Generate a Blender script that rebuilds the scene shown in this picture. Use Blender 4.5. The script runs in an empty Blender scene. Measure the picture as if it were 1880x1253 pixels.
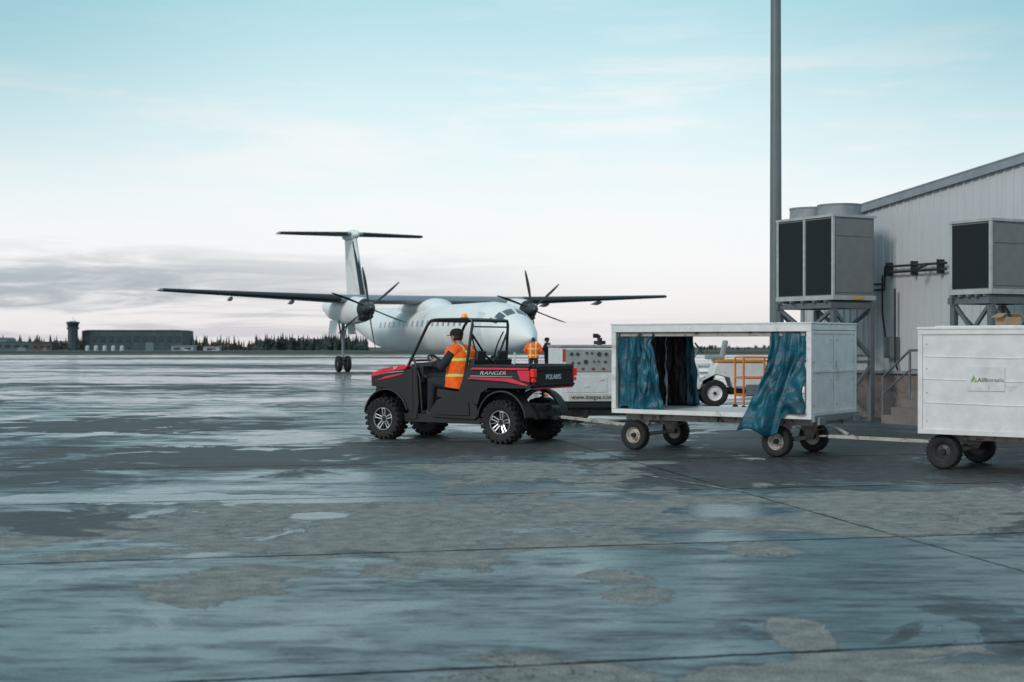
import bpy, bmesh, math, random
from mathutils import Vector, Matrix
random.seed(7)
R = math.radians
scene = bpy.context.scene
COL = scene.collection
V = Vector

# ------------------------------------------------------------------ node helpers
class G:
    def __init__(s, nt): s.nt = nt; s.n = nt.nodes; s.l = nt.links
    def put(s, sock, val):
        if hasattr(val, 'is_output'): s.l.new(val, sock)
        elif isinstance(val, (tuple, list)):
            v = list(val)
            if len(v) == 3 and sock.type == 'RGBA': v.append(1)
            sock.default_value = v
        else: sock.default_value = val
    def node(s, t, props=None, **inp):
        n = s.n.new(t)
        for k, v in (props or {}).items(): setattr(n, k, v)
        for k, v in inp.items():
            s.put(n.inputs[k.replace('_', ' ')], v)
        return n
    def m(s, op, a, b=0.0, c=0.0, clamp=False):
        n = s.n.new('ShaderNodeMath'); n.operation = op; n.use_clamp = clamp
        s.put(n.inputs[0], a); s.put(n.inputs[1], b); s.put(n.inputs[2], c)
        return n.outputs[0]
    def noise(s, vec, scale, detail=5, rough=.55, dist=0):
        n = s.node('ShaderNodeTexNoise', None, Vector=vec, Scale=scale, Detail=detail, Roughness=rough, Distortion=dist)
        return n.outputs['Fac']
    def ss(s, x, a, b, lo=0.0, hi=1.0):
        n = s.n.new('ShaderNodeMapRange'); n.interpolation_type = 'SMOOTHSTEP'
        s.put(n.inputs[0], x); n.inputs[1].default_value = a; n.inputs[2].default_value = b
        n.inputs[3].default_value = lo; n.inputs[4].default_value = hi
        return n.outputs[0]
    def mix(s, f, a, b):
        n = s.n.new('ShaderNodeMix'); n.data_type = 'RGBA'
        s.put(n.inputs[0], f); s.put(n.inputs[6], a); s.put(n.inputs[7], b)
        return n.outputs[2]
    def xyz(s, vec):
        n = s.n.new('ShaderNodeSeparateXYZ'); s.l.new(vec, n.inputs[0]); return n.outputs
    def comb(s, x, y, z):
        n = s.n.new('ShaderNodeCombineXYZ')
        for i, v in enumerate((x, y, z)): s.put(n.inputs[i], v)
        return n.outputs[0]

def newmat(name):
    m = bpy.data.materials.new(name); m.use_nodes = True
    g = G(m.node_tree); b = g.n['Principled BSDF']
    tc = g.n.new('ShaderNodeTexCoord')
    return m, g, b, tc.outputs['Object']

def mat(name, col, rough=.5, metal=0, var=.12, vs=5, dirt=None, dirtamt=.45, ds=3, bump=0, bs=40, coat=0, emis=0, spec=.5):
    m, g, b, oc = newmat(name)
    n = g.noise(oc, vs, 6, .6)
    c1 = tuple(max(0, x*(1-var)) for x in col); c2 = tuple(min(1, x*(1+var)) for x in col)
    c = g.mix(g.ss(n, .3, .7), c1, c2)
    r = g.m('MULTIPLY_ADD', n, .25, rough-.12)
    if dirt:
        d = g.noise(oc, ds, 9, .68, .4)
        f = g.ss(d, 1-dirtamt, 1-dirtamt+.16)
        c = g.mix(f, c, dirt)
        r = g.m('MAXIMUM', r, g.m('MULTIPLY', f, .7))
    g.put(b.inputs['Base Color'], c); g.put(b.inputs['Roughness'], r)
    b.inputs['Metallic'].default_value = metal
    b.inputs['Specular IOR Level'].default_value = spec
    b.inputs['Coat Weight'].default_value = coat
    if emis:
        g.put(b.inputs['Emission Color'], c); b.inputs['Emission Strength'].default_value = emis
    if bump:
        bn = g.n.new('ShaderNodeBump'); bn.inputs['Strength'].default_value = bump; bn.inputs['Distance'].default_value = .02
        g.l.new(g.noise(oc, bs, 5), bn.inputs['Height']); g.l.new(bn.outputs[0], b.inputs['Normal'])
    return m

# ------------------------------------------------------------------ mesh builder
class B:
    def __init__(s): s.v = []; s.f = []; s.m = []
    def add(s, vs, fs, mi=0):
        o = len(s.v); s.v += [tuple(v) for v in vs]
        s.f += [tuple(i+o for i in f) for f in fs]; s.m += [mi]*len(fs); return s
    def box(s, c, d, mi=0, rot=None):
        M = Matrix.Identity(3)
        if rot is not None:
            M = rot if isinstance(rot, Matrix) else __import__('mathutils').Euler(rot).to_matrix()
        vs = [V(c)+M @ V((x*d[0]/2, y*d[1]/2, z*d[2]/2)) for x in (-1, 1) for y in (-1, 1) for z in (-1, 1)]
        return s.add(vs, [(0, 1, 3, 2), (4, 6, 7, 5), (0, 4, 5, 1), (2, 3, 7, 6), (0, 2, 6, 4), (1, 5, 7, 3)], mi)
    def bb(s, x0, x1, y0, y1, z0, z1, mi=0):
        return s.box(((x0+x1)/2, (y0+y1)/2, (z0+z1)/2), (abs(x1-x0), abs(y1-y0), abs(z1-z0)), mi)
    def loft(s, rings, mi=0, cap=True, closed=True):
        n = len(rings[0]); vs = [p for r in rings for p in r]; fs = []
        for i in range(len(rings)-1):
            for j in range(n if closed else n-1):
                k = (j+1) % n
                fs.append((i*n+j, i*n+k, (i+1)*n+k, (i+1)*n+j))
        if cap and closed:
            fs.append(tuple(range(n))); fs.append(tuple((len(rings)-1)*n+j for j in range(n)))
        return s.add(vs, fs, mi)
    def tube(s, pts, r, n=8, mi=0):
        pts = [V(p) for p in pts]; rings = []
        rs = r if isinstance(r, (list, tuple)) else [r]*len(pts)
        up = None
        for i, p in enumerate(pts):
            a = pts[max(0, i-1)]; b = pts[min(len(pts)-1, i+1)]
            t = (b-a).normalized()
            if up is None: up = t.orthogonal().normalized()
            else:
                up = (up-t*up.dot(t)); up = up.normalized() if up.length > 1e-5 else t.orthogonal().normalized()
            w = t.cross(up)
            rings.append([p+(up*math.cos(2*math.pi*k/n)+w*math.sin(2*math.pi*k/n))*rs[i] for k in range(n)])
        return s.loft(rings, mi)
    def beam(s, p, q, w, h, mi=0):
        p = V(p); q = V(q); t = (q-p).normalized()
        u = V((0, 0, 1)) if abs(t.z) < .95 else V((1, 0, 0))
        a = t.cross(u).normalized(); b = a.cross(t)
        M = Matrix((t, a, b)).transposed()
        return s.box((p+q)/2, ((q-p).length, w, h), mi, M)
    def lathe(s, prof, c=(0, 0, 0), ax='y', n=32, mi=0, closed=False):
        rings = []
        for k in range(n):
            a = 2*math.pi*k/n; r_ = []
            for (r, h) in prof:
                x, y = r*math.cos(a), r*math.sin(a)
                p = {'y': (x, h, y), 'z': (x, y, h), 'x': (h, x, y)}[ax]
                r_.append(V(c)+V(p))
            rings.append(r_)
        m = len(prof); fs = []
        vs = [p for r in rings for p in r]
        for k in range(n):
            k2 = (k+1) % n
            for j in range(m if closed else m-1):
                j2 = (j+1) % m
                fs.append((k*m+j, k2*m+j, k2*m+j2, k*m+j2))
        return s.add(vs, fs, mi)
    def prism(s, prof, y0, y1, mi=0):
        return s.loft([[(x, y0, z) for x, z in prof], [(x, y1, z) for x, z in prof]], mi)
    def sph(s, c, r, mi=0, n=16, m=10, fn=None):
        if not isinstance(r, (tuple, list)): r = (r, r, r)
        rings = []
        for i in range(m+1):
            th = math.pi*i/m; th = min(max(th, .02), math.pi-.02)
            rg = []
            for k in range(n):
                a = 2*math.pi*k/n
                d = V((math.sin(th)*math.cos(a), math.sin(th)*math.sin(a), math.cos(th)))
                q = V((d.x*r[0], d.y*r[1], d.z*r[2]))
                if fn: q = fn(d, q)
                rg.append(V(c)+q)
            rings.append(rg)
        return s.loft(rings, mi)
    def torus(s, c, R_, r, axis=(0, 0, 1), n=32, m=8, mi=0):
        ax = V(axis).normalized(); u = ax.orthogonal().normalized(); w = ax.cross(u)
        rings = []
        for k in range(n+1):
            a = 2*math.pi*k/n; d = u*math.cos(a)+w*math.sin(a)
            rings.append([V(c)+d*(R_+r*math.cos(2*math.pi*j/m))+ax*r*math.sin(2*math.pi*j/m) for j in range(m)])
        return s.loft(rings, mi, cap=False)
    def grid(s, fn, nu, nv, mi=0):
        vs = [fn(i/nu, j/nv) for i in range(nu+1) for j in range(nv+1)]
        fs = [(i*(nv+1)+j, (i+1)*(nv+1)+j, (i+1)*(nv+1)+j+1, i*(nv+1)+j+1) for i in range(nu) for j in range(nv)]
        return s.add(vs, fs, mi)
    def obj(s, name, parent, mats, bevel=0, label=None, loc=(0, 0, 0), rot=(0, 0, 0), sharp=35, solid=0, recalc=True):
        me = bpy.data.meshes.new(name); me.from_pydata(s.v, [], s.f)
        if not isinstance(mats, (list, tuple)): mats = [mats]
        for m_ in mats: me.materials.append(m_)
        me.polygons.foreach_set('material_index', s.m)
        bm = bmesh.new(); bm.from_mesh(me)
        bmesh.ops.remove_doubles(bm, verts=bm.verts, dist=1e-5)
        if recalc: bmesh.ops.recalc_face_normals(bm, faces=bm.faces)
        bm.to_mesh(me); bm.free()
        me.polygons.foreach_set('use_smooth', [True]*len(me.polygons))
        me.set_sharp_from_angle(angle=R(sharp))
        o = bpy.data.objects.new(name, me); COL.objects.link(o)
        if parent: o.parent = parent
        o.location = loc; o.rotation_euler = rot
        if solid:
            md = o.modifiers.new('s', 'SOLIDIFY'); md.thickness = solid; md.offset = 0
        if bevel:
            md = o.modifiers.new('b', 'BEVEL'); md.width = bevel; md.segments = 2; md.limit_method = 'ANGLE'; md.angle_limit = R(40); md.harden_normals = True
        if label: o['label'] = label
        return o

def tag(o, label=None, cat=None, group=None, kind=None):
    if label: o['label'] = label
    if cat: o['category'] = cat
    if group: o['group'] = group
    if kind: o['kind'] = kind
    return o
def thing(name, label, cat, loc, rz=0, group=None):
    e = bpy.data.objects.new(name, None); e.empty_display_size = .3
    COL.objects.link(e); e.location = loc; e.rotation_euler = (0, 0, rz)
    return tag(e, label, cat, group)
def copytree(o, parent, loc=None, rot=None):
    c = o.copy(); COL.objects.link(c); c.parent = parent
    if loc is not None: c.location = loc
    if rot is not None: c.rotation_euler = rot
    for ch in list(o.children): copytree(ch, c)
    return c
def text(s, size, parent, mt, loc, xa, ya, name='lettering', off=0.0, shear=0, ext=.0015, sx=1):
    cu = bpy.data.curves.new('t', 'FONT'); cu.body = s; cu.size = size; cu.extrude = ext
    cu.align_x = 'CENTER'; cu.align_y = 'CENTER'; cu.offset = off; cu.shear = shear
    to = bpy.data.objects.new('t', cu); COL.objects.link(to)
    bpy.context.view_layer.update()
    me = bpy.data.meshes.new_from_object(to.evaluated_get(bpy.context.evaluated_depsgraph_get()))
    bpy.data.objects.remove(to)
    xa = V(xa).normalized(); ya = V(ya).normalized(); za = xa.cross(ya)
    M = Matrix((xa*sx, ya, za)).transposed().to_4x4(); me.transform(M)
    me.transform(Matrix.Translation(V(loc)))
    me.materials.clear(); me.materials.append(mt)
    o = bpy.data.objects.new(name, me); COL.objects.link(o); o.parent = parent
    return o

# ------------------------------------------------------------------ materials
BLACKP = mat('black_plastic', (.012, .013, .015), .5, bump=.15, bs=120, dirt=(.06, .06, .058), dirtamt=.34, ds=7)
BLACKM = mat('black_metal', (.012, .013, .015), .35)
RUB = mat('tyre_rubber', (.016, .016, .017), .75, dirt=(.06, .058, .054), dirtamt=.42, ds=9, bump=.3)
REDP = mat('red_paint', (.78, .03, .07), .25, coat=.6, var=.08)
REDL = mat('red_lens', (.75, .03, .02), .2, emis=.25)
SILV = mat('machined_alloy', (.75, .77, .78), .3, metal=.7)
STEEL = mat('galvanised_steel', (.24, .26, .28), .5, metal=.35, dirt=(.12, .1, .08), dirtamt=.38)
STAND = mat('dull_stand_steel', (.15, .165, .18), .55, metal=.2, dirt=(.07, .06, .055), dirtamt=.42)
WHITEL = mat('white_lettering', (.8, .8, .8), .5)
WPAINT = mat('weathered_white_paint', (.78, .76, .76), .45, var=.08, dirt=(.30, .25, .22), dirtamt=.42, ds=2.2, bump=.08, bs=8)
WPAINT2 = mat('dented_white_panel', (.76, .73, .74), .4, var=.08, dirt=(.42, .39, .38), dirtamt=.4, ds=1.6, bump=.35, bs=2.2)
RUST = mat('rusted_frame', (.4, .37, .35), .6, dirt=(.10, .05, .03), dirtamt=.5, ds=9)
AIRW = mat('aircraft_white', (.92, .92, .92), .5, var=.05, vs=.8, coat=.05)
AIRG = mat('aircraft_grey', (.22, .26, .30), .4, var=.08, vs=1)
BOOT = mat('deicing_boot', (.018, .022, .028), .5)
GLASSD = mat('dark_glass', (.03, .05, .065), .08, var=.3)
GLASSP = mat('cabin_glass', (.30, .34, .37), .15, var=.3)
ORG = mat('orange_enamel', (.75, .2, .02), .4, dirt=(.15, .1, .06), dirtamt=.38)
SKIN = mat('skin', (.42, .24, .17), .55, var=.06)
HAIR = mat('dark_hair', (.02, .015, .012), .7)
NAVY = mat('dark_work_cloth', (.022, .026, .034), .85, bump=.4, bs=60)
GREY = mat('hvac_grey', (.21, .21, .215), .5, var=.07, dirt=(.13, .12, .11), dirtamt=.42, ds=1.2)
LGREY = mat('hvac_light_trim', (.44, .45, .46), .45, dirt=(.25, .23, .22), dirtamt=.42)
SHR = mat('fan_shroud_grey', (.26, .28, .30), .5)

def make_vest(cy, z1, z2):
    m, g, b, oc = newmat('hi_vis_fabric')
    x, y, z = g.xyz(oc)
    n = g.noise(oc, 14, 4)
    ay = g.m('ABSOLUTE', g.m('SUBTRACT', g.m('ADD', y, g.m('MULTIPLY', n, .02)), cy+.01))
    d1 = g.m('ABSOLUTE', g.m('SUBTRACT', ay, .12))
    zz = g.m('ADD', z, g.m('MULTIPLY', n, .03))
    dz = g.m('MINIMUM', g.m('ABSOLUTE', g.m('SUBTRACT', zz, z1+.015)), g.m('ABSOLUTE', g.m('SUBTRACT', zz, z2+.015)))
    d = g.m('MINIMUM', d1, dz)
    base = g.mix(g.ss(n, .3, .7), (.9, .10, .008), (1.0, .16, .012))
    c = g.mix(g.m('LESS_THAN', d, .022), base, (.70, .75, .05))
    c = g.mix(g.m('LESS_THAN', d, .009), c, (.6, .62, .6))
    g.put(b.inputs['Base Color'], c); b.inputs['Roughness'].default_value = .8
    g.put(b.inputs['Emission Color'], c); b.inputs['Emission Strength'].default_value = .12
    bn = g.n.new('ShaderNodeBump'); bn.inputs['Strength'].default_value = .8; bn.inputs['Distance'].default_value = .04
    g.l.new(g.noise(oc, 8, 5), bn.inputs['Height']); g.l.new(bn.outputs[0], b.inputs['Normal'])
    return m

def tarpmat():
    m, g, b, oc = newmat('blue_tarpaulin')
    x, y, z = g.xyz(oc)
    n = g.noise(oc, 4, 7, .6, .3)
    c = g.mix(g.ss(n, .3, .7), (.002, .058, .10), (.007, .12, .18))
    w = g.noise(oc, 25, 4)
    band = g.m('LESS_THAN', g.m('ABSOLUTE', g.m('SUBTRACT', g.m('FRACT', g.m('MULTIPLY', g.m('ADD', z, g.m('MULTIPLY', n, .05)), 2.6)), .5)), .022)
    c = g.mix(g.m('MULTIPLY', band, .8), c, (.10, .04, .03))
    c = g.mix(g.ss(w, .64, .76), c, (.08, .15, .2))
    g.put(b.inputs['Base Color'], c); b.inputs['Roughness'].default_value = .42
    bn = g.n.new('ShaderNodeBump'); bn.inputs['Strength'].default_value = .6; bn.inputs['Distance'].default_value = .04
    g.l.new(g.noise(oc, 6, 6, .55, .5), bn.inputs['Height']); g.l.new(bn.outputs[0], b.inputs['Normal'])
    return m
TARP = tarpmat()
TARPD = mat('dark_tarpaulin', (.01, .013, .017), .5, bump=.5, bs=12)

# ------------------------------------------------------------------ world
w = bpy.data.worlds.new('World'); scene.world = w; w.use_nodes = True
g = G(w.node_tree)
for n in list(g.n): g.n.remove(n)
SUN_EL, SUN_AZ = R(26), R(222)
tc = g.n.new('ShaderNodeTexCoord').outputs['Generated']
x, y, z = g.xyz(tc)
cr = g.n.new('ShaderNodeValToRGB')
g.put(cr.inputs[0], g.m('MAXIMUM', z, 0.0))
els = cr.color_ramp.elements
stops = [(0, (.84, .80, .82)), (.02, (.92, .89, .90)), (.055, (.97, .97, .98)), (.10, (.93, .99, 1.0)), (.155, (.76, .94, .97)), (.235, (.48, .77, .84)), (.42, (.38, .59, .67)), (1, (.57, .62, .65))]
els[0].position = 0; els[0].color = (*stops[0][1], 1); els[1].position = 1; els[1].color = (*stops[-1][1], 1)
for p, c in stops[1:-1]:
    e = els.new(p); e.color = (*c, 1)
base = cr.outputs[0]
pv = g.comb(g.m('MULTIPLY', x, 1.0), y, g.m('MULTIPLY', z, 7.0))
n1 = g.noise(pv, 3.2, 9, .58, .25)
n2 = g.noise(pv, 9.0, 8, .62, .4)
hi = g.m('MULTIPLY', g.ss(g.m('ADD', g.m('MULTIPLY', n1, .6), g.m('MULTIPLY', n2, .4)), .47, .64), g.ss(z, .03, .10))
hi = g.m('MULTIPLY', hi, g.ss(z, .22, .16, .3, 1))
c = g.mix(g.m('MULTIPLY', hi, .7), base, (1.0, .99, .98))
side = g.m('MULTIPLY', g.ss(g.m('ABSOLUTE', x), .08, .42), g.ss(z, .05, .24))
c = g.mix(g.m('MULTIPLY', side, .62), c, (.18, .47, .56))
pv2 = g.comb(x, y, g.m('MULTIPLY', z, 12.0))
n3 = g.noise(pv2, 7.0, 9, .62, .5)
e2 = g.m('ADD', z, g.m('MULTIPLY', g.m('SUBTRACT', n3, .5), .06))
band = g.m('MULTIPLY', g.ss(e2, .014, .034), g.ss(e2, .068, .044))
band = g.m('MULTIPLY', band, g.ss(n3, .30, .55, .45, 1))
az = g.ss(x, .10, -.26)
c = g.mix(g.m('MULTIPLY', g.m('MULTIPLY', band, az), .9), c, (.38, .44, .50))
band2 = g.m('MULTIPLY', g.ss(n3, .44, .60), g.ss(z, .045, .008))
c = g.mix(g.m('MULTIPLY', g.m('MULTIPLY', band2, g.ss(x, .2, -.2, .2, 1)), .6), c, (.54, .55, .60))
bg1 = g.node('ShaderNodeBackground', None, Color=c, Strength=1.0)
sky = g.n.new('ShaderNodeTexSky'); sky.sky_type = 'NISHITA'; sky.sun_disc = False
sky.sun_elevation = SUN_EL; sky.sun_rotation = SUN_AZ
bg2 = g.node('ShaderNodeBackground', None, Color=sky.outputs[0], Strength=.1)
ms = g.n.new('ShaderNodeMixShader'); ms.inputs[0].default_value = .08
g.l.new(bg1.outputs[0], ms.inputs[1]); g.l.new(bg2.outputs[0], ms.inputs[2])
ow = g.n.new('ShaderNodeOutputWorld'); g.l.new(ms.outputs[0], ow.inputs[0])

sl = bpy.data.lights.new('sun', 'SUN'); sl.energy = 1.25; sl.angle = R(12); sl.color = (1, .91, .83)
so = bpy.data.objects.new('sun', sl); COL.objects.link(so)
sd = V((math.sin(SUN_AZ)*math.cos(SUN_EL), math.cos(SUN_AZ)*math.cos(SUN_EL), math.sin(SUN_EL)))
so.rotation_euler = sd.to_track_quat('Z', 'Y').to_euler()

# ------------------------------------------------------------------ ground
m, g, b, oc = newmat('wet_concrete')
x, y, z = g.xyz(oc)
nb = g.noise(oc, .25, 5, .55, .5)
nm = g.noise(oc, .8, 9, .62, .8)
nf = g.noise(oc, 5.5, 8, .7)
ng = g.noise(oc, 70, 3, .6)
ns = g.noise(g.comb(g.m('MULTIPLY', x, .42), y, z), 1.6, 10, .72, .3)
nt_ = g.noise(g.comb(g.m('MULTIPLY', x, .30), g.m('MULTIPLY', y, 1.3), z), 5.5, 8, .75, .2)
nh = g.noise(g.comb(g.m('MULTIPLY', x, .3), y, z), .06, 8, .66)
def ell(cx, cy, rx, ry, amp=1.6):
    dx = g.m('DIVIDE', g.m('SUBTRACT', x, cx), rx); dy = g.m('DIVIDE', g.m('SUBTRACT', y, cy), ry)
    d = g.m('SQRT', g.m('ADD', g.m('MULTIPLY', dx, dx), g.m('MULTIPLY', dy, dy)))
    d = g.m('ADD', d, g.m('MULTIPLY', g.m('SUBTRACT', nm, .5), amp*3.0))
    return g.ss(d, 1.10, .92)
def mx(l):
    r = l[0]
    for q in l[1:]: r = g.m('MAXIMUM', r, q)
    return r
dry = mx([ell(*e) for e in [(-1.2, 12.3, 2.2, 1.9), (1.2, 13.5, 1.9, 1.4), (2.7, 12.7, 1.3, 1.0), (0, 17.5, 1.3, 1.5), (4.3, 14.2, 2.4, 1.2), (-1.9, 9.45, .4, .6),
     (1.94, 10.9, .3, .4), (.61, 9.66, .25, .35), (.78, 8.8, .25, .3), (1.53, 7.6, .14, .5), (2.1, 6.6, 1.7, .5)]])
semi = mx([ell(*e) for e in [(-3.8, 19.6, 2.6, 2.0), (3.4, 17.8, 4.2, 2.6), (6, 12.6, 2.2, 1.8), (-4, 12.2, 1.2, 1.0), (-7.5, 27, 3, 2.5), (-.5, 21.3, 2.6, 1.8), (5, 22, 4, 4)]])
pud = mx([ell(*e) for e in [(2.05, 13.3, .55, .5, 1.2), (-1.75, 12.9, .25, .3, 1.0), (-3.6, 23.3, .9, 1.5), (-3.6, 14.35, 3.0, .45, 1.1)]])
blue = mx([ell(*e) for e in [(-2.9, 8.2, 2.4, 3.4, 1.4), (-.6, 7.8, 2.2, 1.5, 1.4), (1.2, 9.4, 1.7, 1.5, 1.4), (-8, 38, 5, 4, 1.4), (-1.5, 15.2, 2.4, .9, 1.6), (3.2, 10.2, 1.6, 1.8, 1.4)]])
damp = g.ss(g.m('ADD', g.m('ADD', g.m('MULTIPLY', nb, .3), g.m('MULTIPLY', nm, .25)), g.m('ADD', g.m('MULTIPLY', ns, .25), g.m('MULTIPLY', nt_, .2))), .45, .56)
film = g.ss(g.m('ADD', g.m('ADD', g.m('MULTIPLY', nh, .5), g.m('MULTIPLY', nb, .15)), g.m('MULTIPLY', ns, .35)), .455, .515)
far = g.ss(y, 20, 42)
wet = g.m('ADD', g.m('MULTIPLY', damp, g.m('SUBTRACT', 1.0, far)), g.m('MULTIPLY', film, far))
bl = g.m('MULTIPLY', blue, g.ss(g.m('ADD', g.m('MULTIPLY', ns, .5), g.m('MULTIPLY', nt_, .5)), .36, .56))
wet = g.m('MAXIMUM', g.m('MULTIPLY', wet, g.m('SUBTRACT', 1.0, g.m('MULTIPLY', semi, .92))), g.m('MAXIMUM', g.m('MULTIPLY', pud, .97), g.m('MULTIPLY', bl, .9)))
dryonly = g.m('MULTIPLY', dry, g.m('SUBTRACT', 1.0, pud))
wet = g.m('MULTIPLY', wet, g.m('SUBTRACT', 1.0, dryonly))
cd = g.mix(g.ss(nf, .3, .7), (.17, .168, .165), (.34, .325, .305))
cm = g.mix(g.ss(nf, .32, .68), (.022, .028, .033), (.095, .10, .105))
cm = g.mix(g.m('MULTIPLY', semi, .7), cm, g.mix(g.ss(nf, .32, .68), (.026, .026, .028), (.10, .092, .09)))
cw = g.mix(g.ss(nt_, .3, .7), (.030, .075, .095), (.11, .18, .205))  # wet areas tinted blue: sky reflection painted into the base colour
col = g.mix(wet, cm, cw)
col = g.mix(dryonly, col, cd)
# dark damp rim round dry patches
rim = g.m('MULTIPLY', g.m('MULTIPLY', dry, g.m('SUBTRACT', 1.0, dry)), 4.0)
col = g.mix(g.m('MULTIPLY', rim, .5), col, (.035, .04, .045))
grain = g.ss(ng, .35, .65, .68, 1.28)
gv = g.n.new('ShaderNodeMix'); gv.data_type = 'RGBA'; gv.blend_type = 'MULTIPLY'; gv.inputs[0].default_value = 1
g.l.new(col, gv.inputs[6]); g.l.new(g.comb(grain, grain, grain), gv.inputs[7]); col = gv.outputs[2]
speck = g.ss(g.noise(oc, 22, 3), .66, .73)
col = g.mix(g.m('MULTIPLY', speck, .5), col, (.02, .022, .025))
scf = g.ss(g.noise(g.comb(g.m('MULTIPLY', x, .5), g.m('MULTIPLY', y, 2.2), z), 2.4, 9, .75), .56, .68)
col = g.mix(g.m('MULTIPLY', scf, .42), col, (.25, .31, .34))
near = g.m('SUBTRACT', 1.0, g.ss(y, 14, 40))
wr = g.m('ADD', g.m('MULTIPLY', near, .10), g.m('MULTIPLY', g.ss(nt_, .35, .65), .14))
rg = g.m('ADD', g.m('MULTIPLY', g.m('SUBTRACT', 1.0, wet), g.m('MULTIPLY_ADD', g.ss(nf, .3, .7), .20, .50)), g.m('MULTIPLY', wet, g.m('ADD', wr, .05)))
rg = g.m('MAXIMUM', g.m('MAXIMUM', rg, g.m('MULTIPLY', dryonly, .9)), .05)
ca, sa = math.cos(R(12)), math.sin(R(12))
v = g.m('SUBTRACT', g.m('SUBTRACT', g.m('MULTIPLY', y, ca), g.m('MULTIPLY', x, sa)), 14.8*ca)
u = g.m('SUBTRACT', g.m('ADD', g.m('MULTIPLY', x, ca), g.m('MULTIPLY', y, sa)), 2.2*ca+16*sa)
def joint(t, per, wd):
    f = g.m('DIVIDE', g.m('ADD', t, g.m('MULTIPLY', g.m('SUBTRACT', nf, .5), .07)), per)
    d = g.m('MULTIPLY', g.m('ABSOLUTE', g.m('SUBTRACT', f, g.m('ROUND', f))), per)
    return g.ss(d, wd, wd*.5)
jt = g.m('MAXIMUM', joint(v, 3.85, .030), g.m('MULTIPLY', joint(u, 30.0, .020), .8))
jt = g.m('MULTIPLY', jt, g.ss(nm, .3, .5, .6, 1))
col = g.mix(g.m('MULTIPLY', jt, .93), col, (.008, .008, .008))
rg = g.m('MAXIMUM', rg, g.m('MULTIPLY', jt, .8))
wv = g.m('ABSOLUTE', g.m('SUBTRACT', g.noise(oc, .5, 9, .6, .2), .5))
crk = g.m('MULTIPLY', g.ss(wv, .0028, .0008), g.ss(nb, .44, .51))
col = g.mix(g.m('MULTIPLY', crk, .8), col, (.010, .010, .010))
g.put(b.inputs['Base Color'], col); g.put(b.inputs['Roughness'], rg)
b.inputs['IOR'].default_value = 1.5
g.put(b.inputs['Specular IOR Level'], g.m('SUBTRACT', g.m('MULTIPLY_ADD', wet, .40, .24), g.m('MULTIPLY', jt, .3), clamp=True))
b.inputs['Specular Tint'].default_value = (.82, .95, 1.0, 1)
bn = g.n.new('ShaderNodeBump'); bn.inputs['Distance'].default_value = .012
g.put(bn.inputs['Strength'], g.m('MULTIPLY_ADD', wet, g.m('MULTIPLY_ADD', near, .12, -.70), .82))
g.put(bn.inputs['Height'], g.m('SUBTRACT', g.m('ADD', g.m('MULTIPLY', nf, .8), g.m('MULTIPLY', ng, .34)), g.m('MULTIPLY', jt, 1.5)))
g.l.new(bn.outputs[0], b.inputs['Normal'])
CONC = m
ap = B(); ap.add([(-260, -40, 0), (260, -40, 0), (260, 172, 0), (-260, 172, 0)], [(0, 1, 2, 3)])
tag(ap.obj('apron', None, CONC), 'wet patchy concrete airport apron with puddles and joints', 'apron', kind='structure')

GRASS = mat('dull_grass', (.045, .05, .03), .95, var=.4, vs=.05, dirt=(.10, .085, .05), dirtamt=.5, ds=.02)
gb = B()
def gz(yy):
    if yy < 185: return -.03
    t = min(1, (yy-185)/515.0)
    s = t*t*(3-2*t)
    return -.03-3.0*s-max(0, yy-700)*.0035
ys = [-60, 0, 100, 172, 185, 220, 270, 330, 400, 480, 560, 640, 700, 900, 1200, 1700, 2400, 3500, 6000]
xs = [-4000, -2000, -1000, -500, -250, 0, 250, 500, 1000, 2000, 4000]
gb.add([(xx, yy, gz(yy)) for xx in xs for yy in ys], [(i*len(ys)+j, (i+1)*len(ys)+j, (i+1)*len(ys)+j+1, i*len(ys)+j+1) for i in range(len(xs)-1) for j in range(len(ys)-1)])
tag(gb.obj('ground', None, GRASS), 'dull grass airfield sloping away to the horizon', 'ground', kind='structure')
rw = B(); rw.add([(-700, 232, gz(232)+.12), (700, 232, gz(232)+.12), (700, 262, gz(262)+.16), (-700, 262, gz(262)+.16)], [(0, 1, 2, 3)])
tag(rw.obj('runway', None, mat('runway_asphalt', (.06, .065, .07), .6, var=.2, vs=.05)), 'dark wet asphalt runway strip across the grass', 'runway', kind='structure')

m, g, b, oc = newmat('worn_paint')
n = g.noise(oc, 7, 8, .7)
g.put(b.inputs['Base Color'], g.mix(g.ss(n, .50, .58), (.07, .075, .08), (.34, .35, .35))); b.inputs['Roughness'].default_value = .45
pl = B()
a0, a1 = V((1.55, 16.9, .004)), V((2.45, 14.95, .004)); t = (a1-a0).normalized(); s_ = V((t.y, -t.x, 0))*.035
pl.grid(lambda uu, vv: a0+(a1-a0)*uu+s_*(vv*2-1), 10, 1)
tag(pl.obj('painted_marking', None, m), 'worn white painted marking on the wet concrete', 'road marking', kind='structure')

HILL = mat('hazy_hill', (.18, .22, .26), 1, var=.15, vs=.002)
hb = B()
def hz(xx): return 16+14*math.sin(xx*.0011+1.2)+9*math.sin(xx*.0031+.3)+4*math.sin(xx*.011)+2*math.sin(xx*.031)
def hfac(xx): t = min(1, max(0, (xx+1400)/1000)); return 1.7*(1-t)+.12*t
hb.grid(lambda uu, vv: V((-3500+7000*uu, 3300+vv*500, -18+max(0, hz(-3500+7000*uu)*hfac(-3500+7000*uu))*math.sin(vv*math.pi/2))), 160, 5)
tag(hb.obj('hill', None, HILL), 'low hazy blue hills on the horizon', 'hill', kind='structure')

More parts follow.
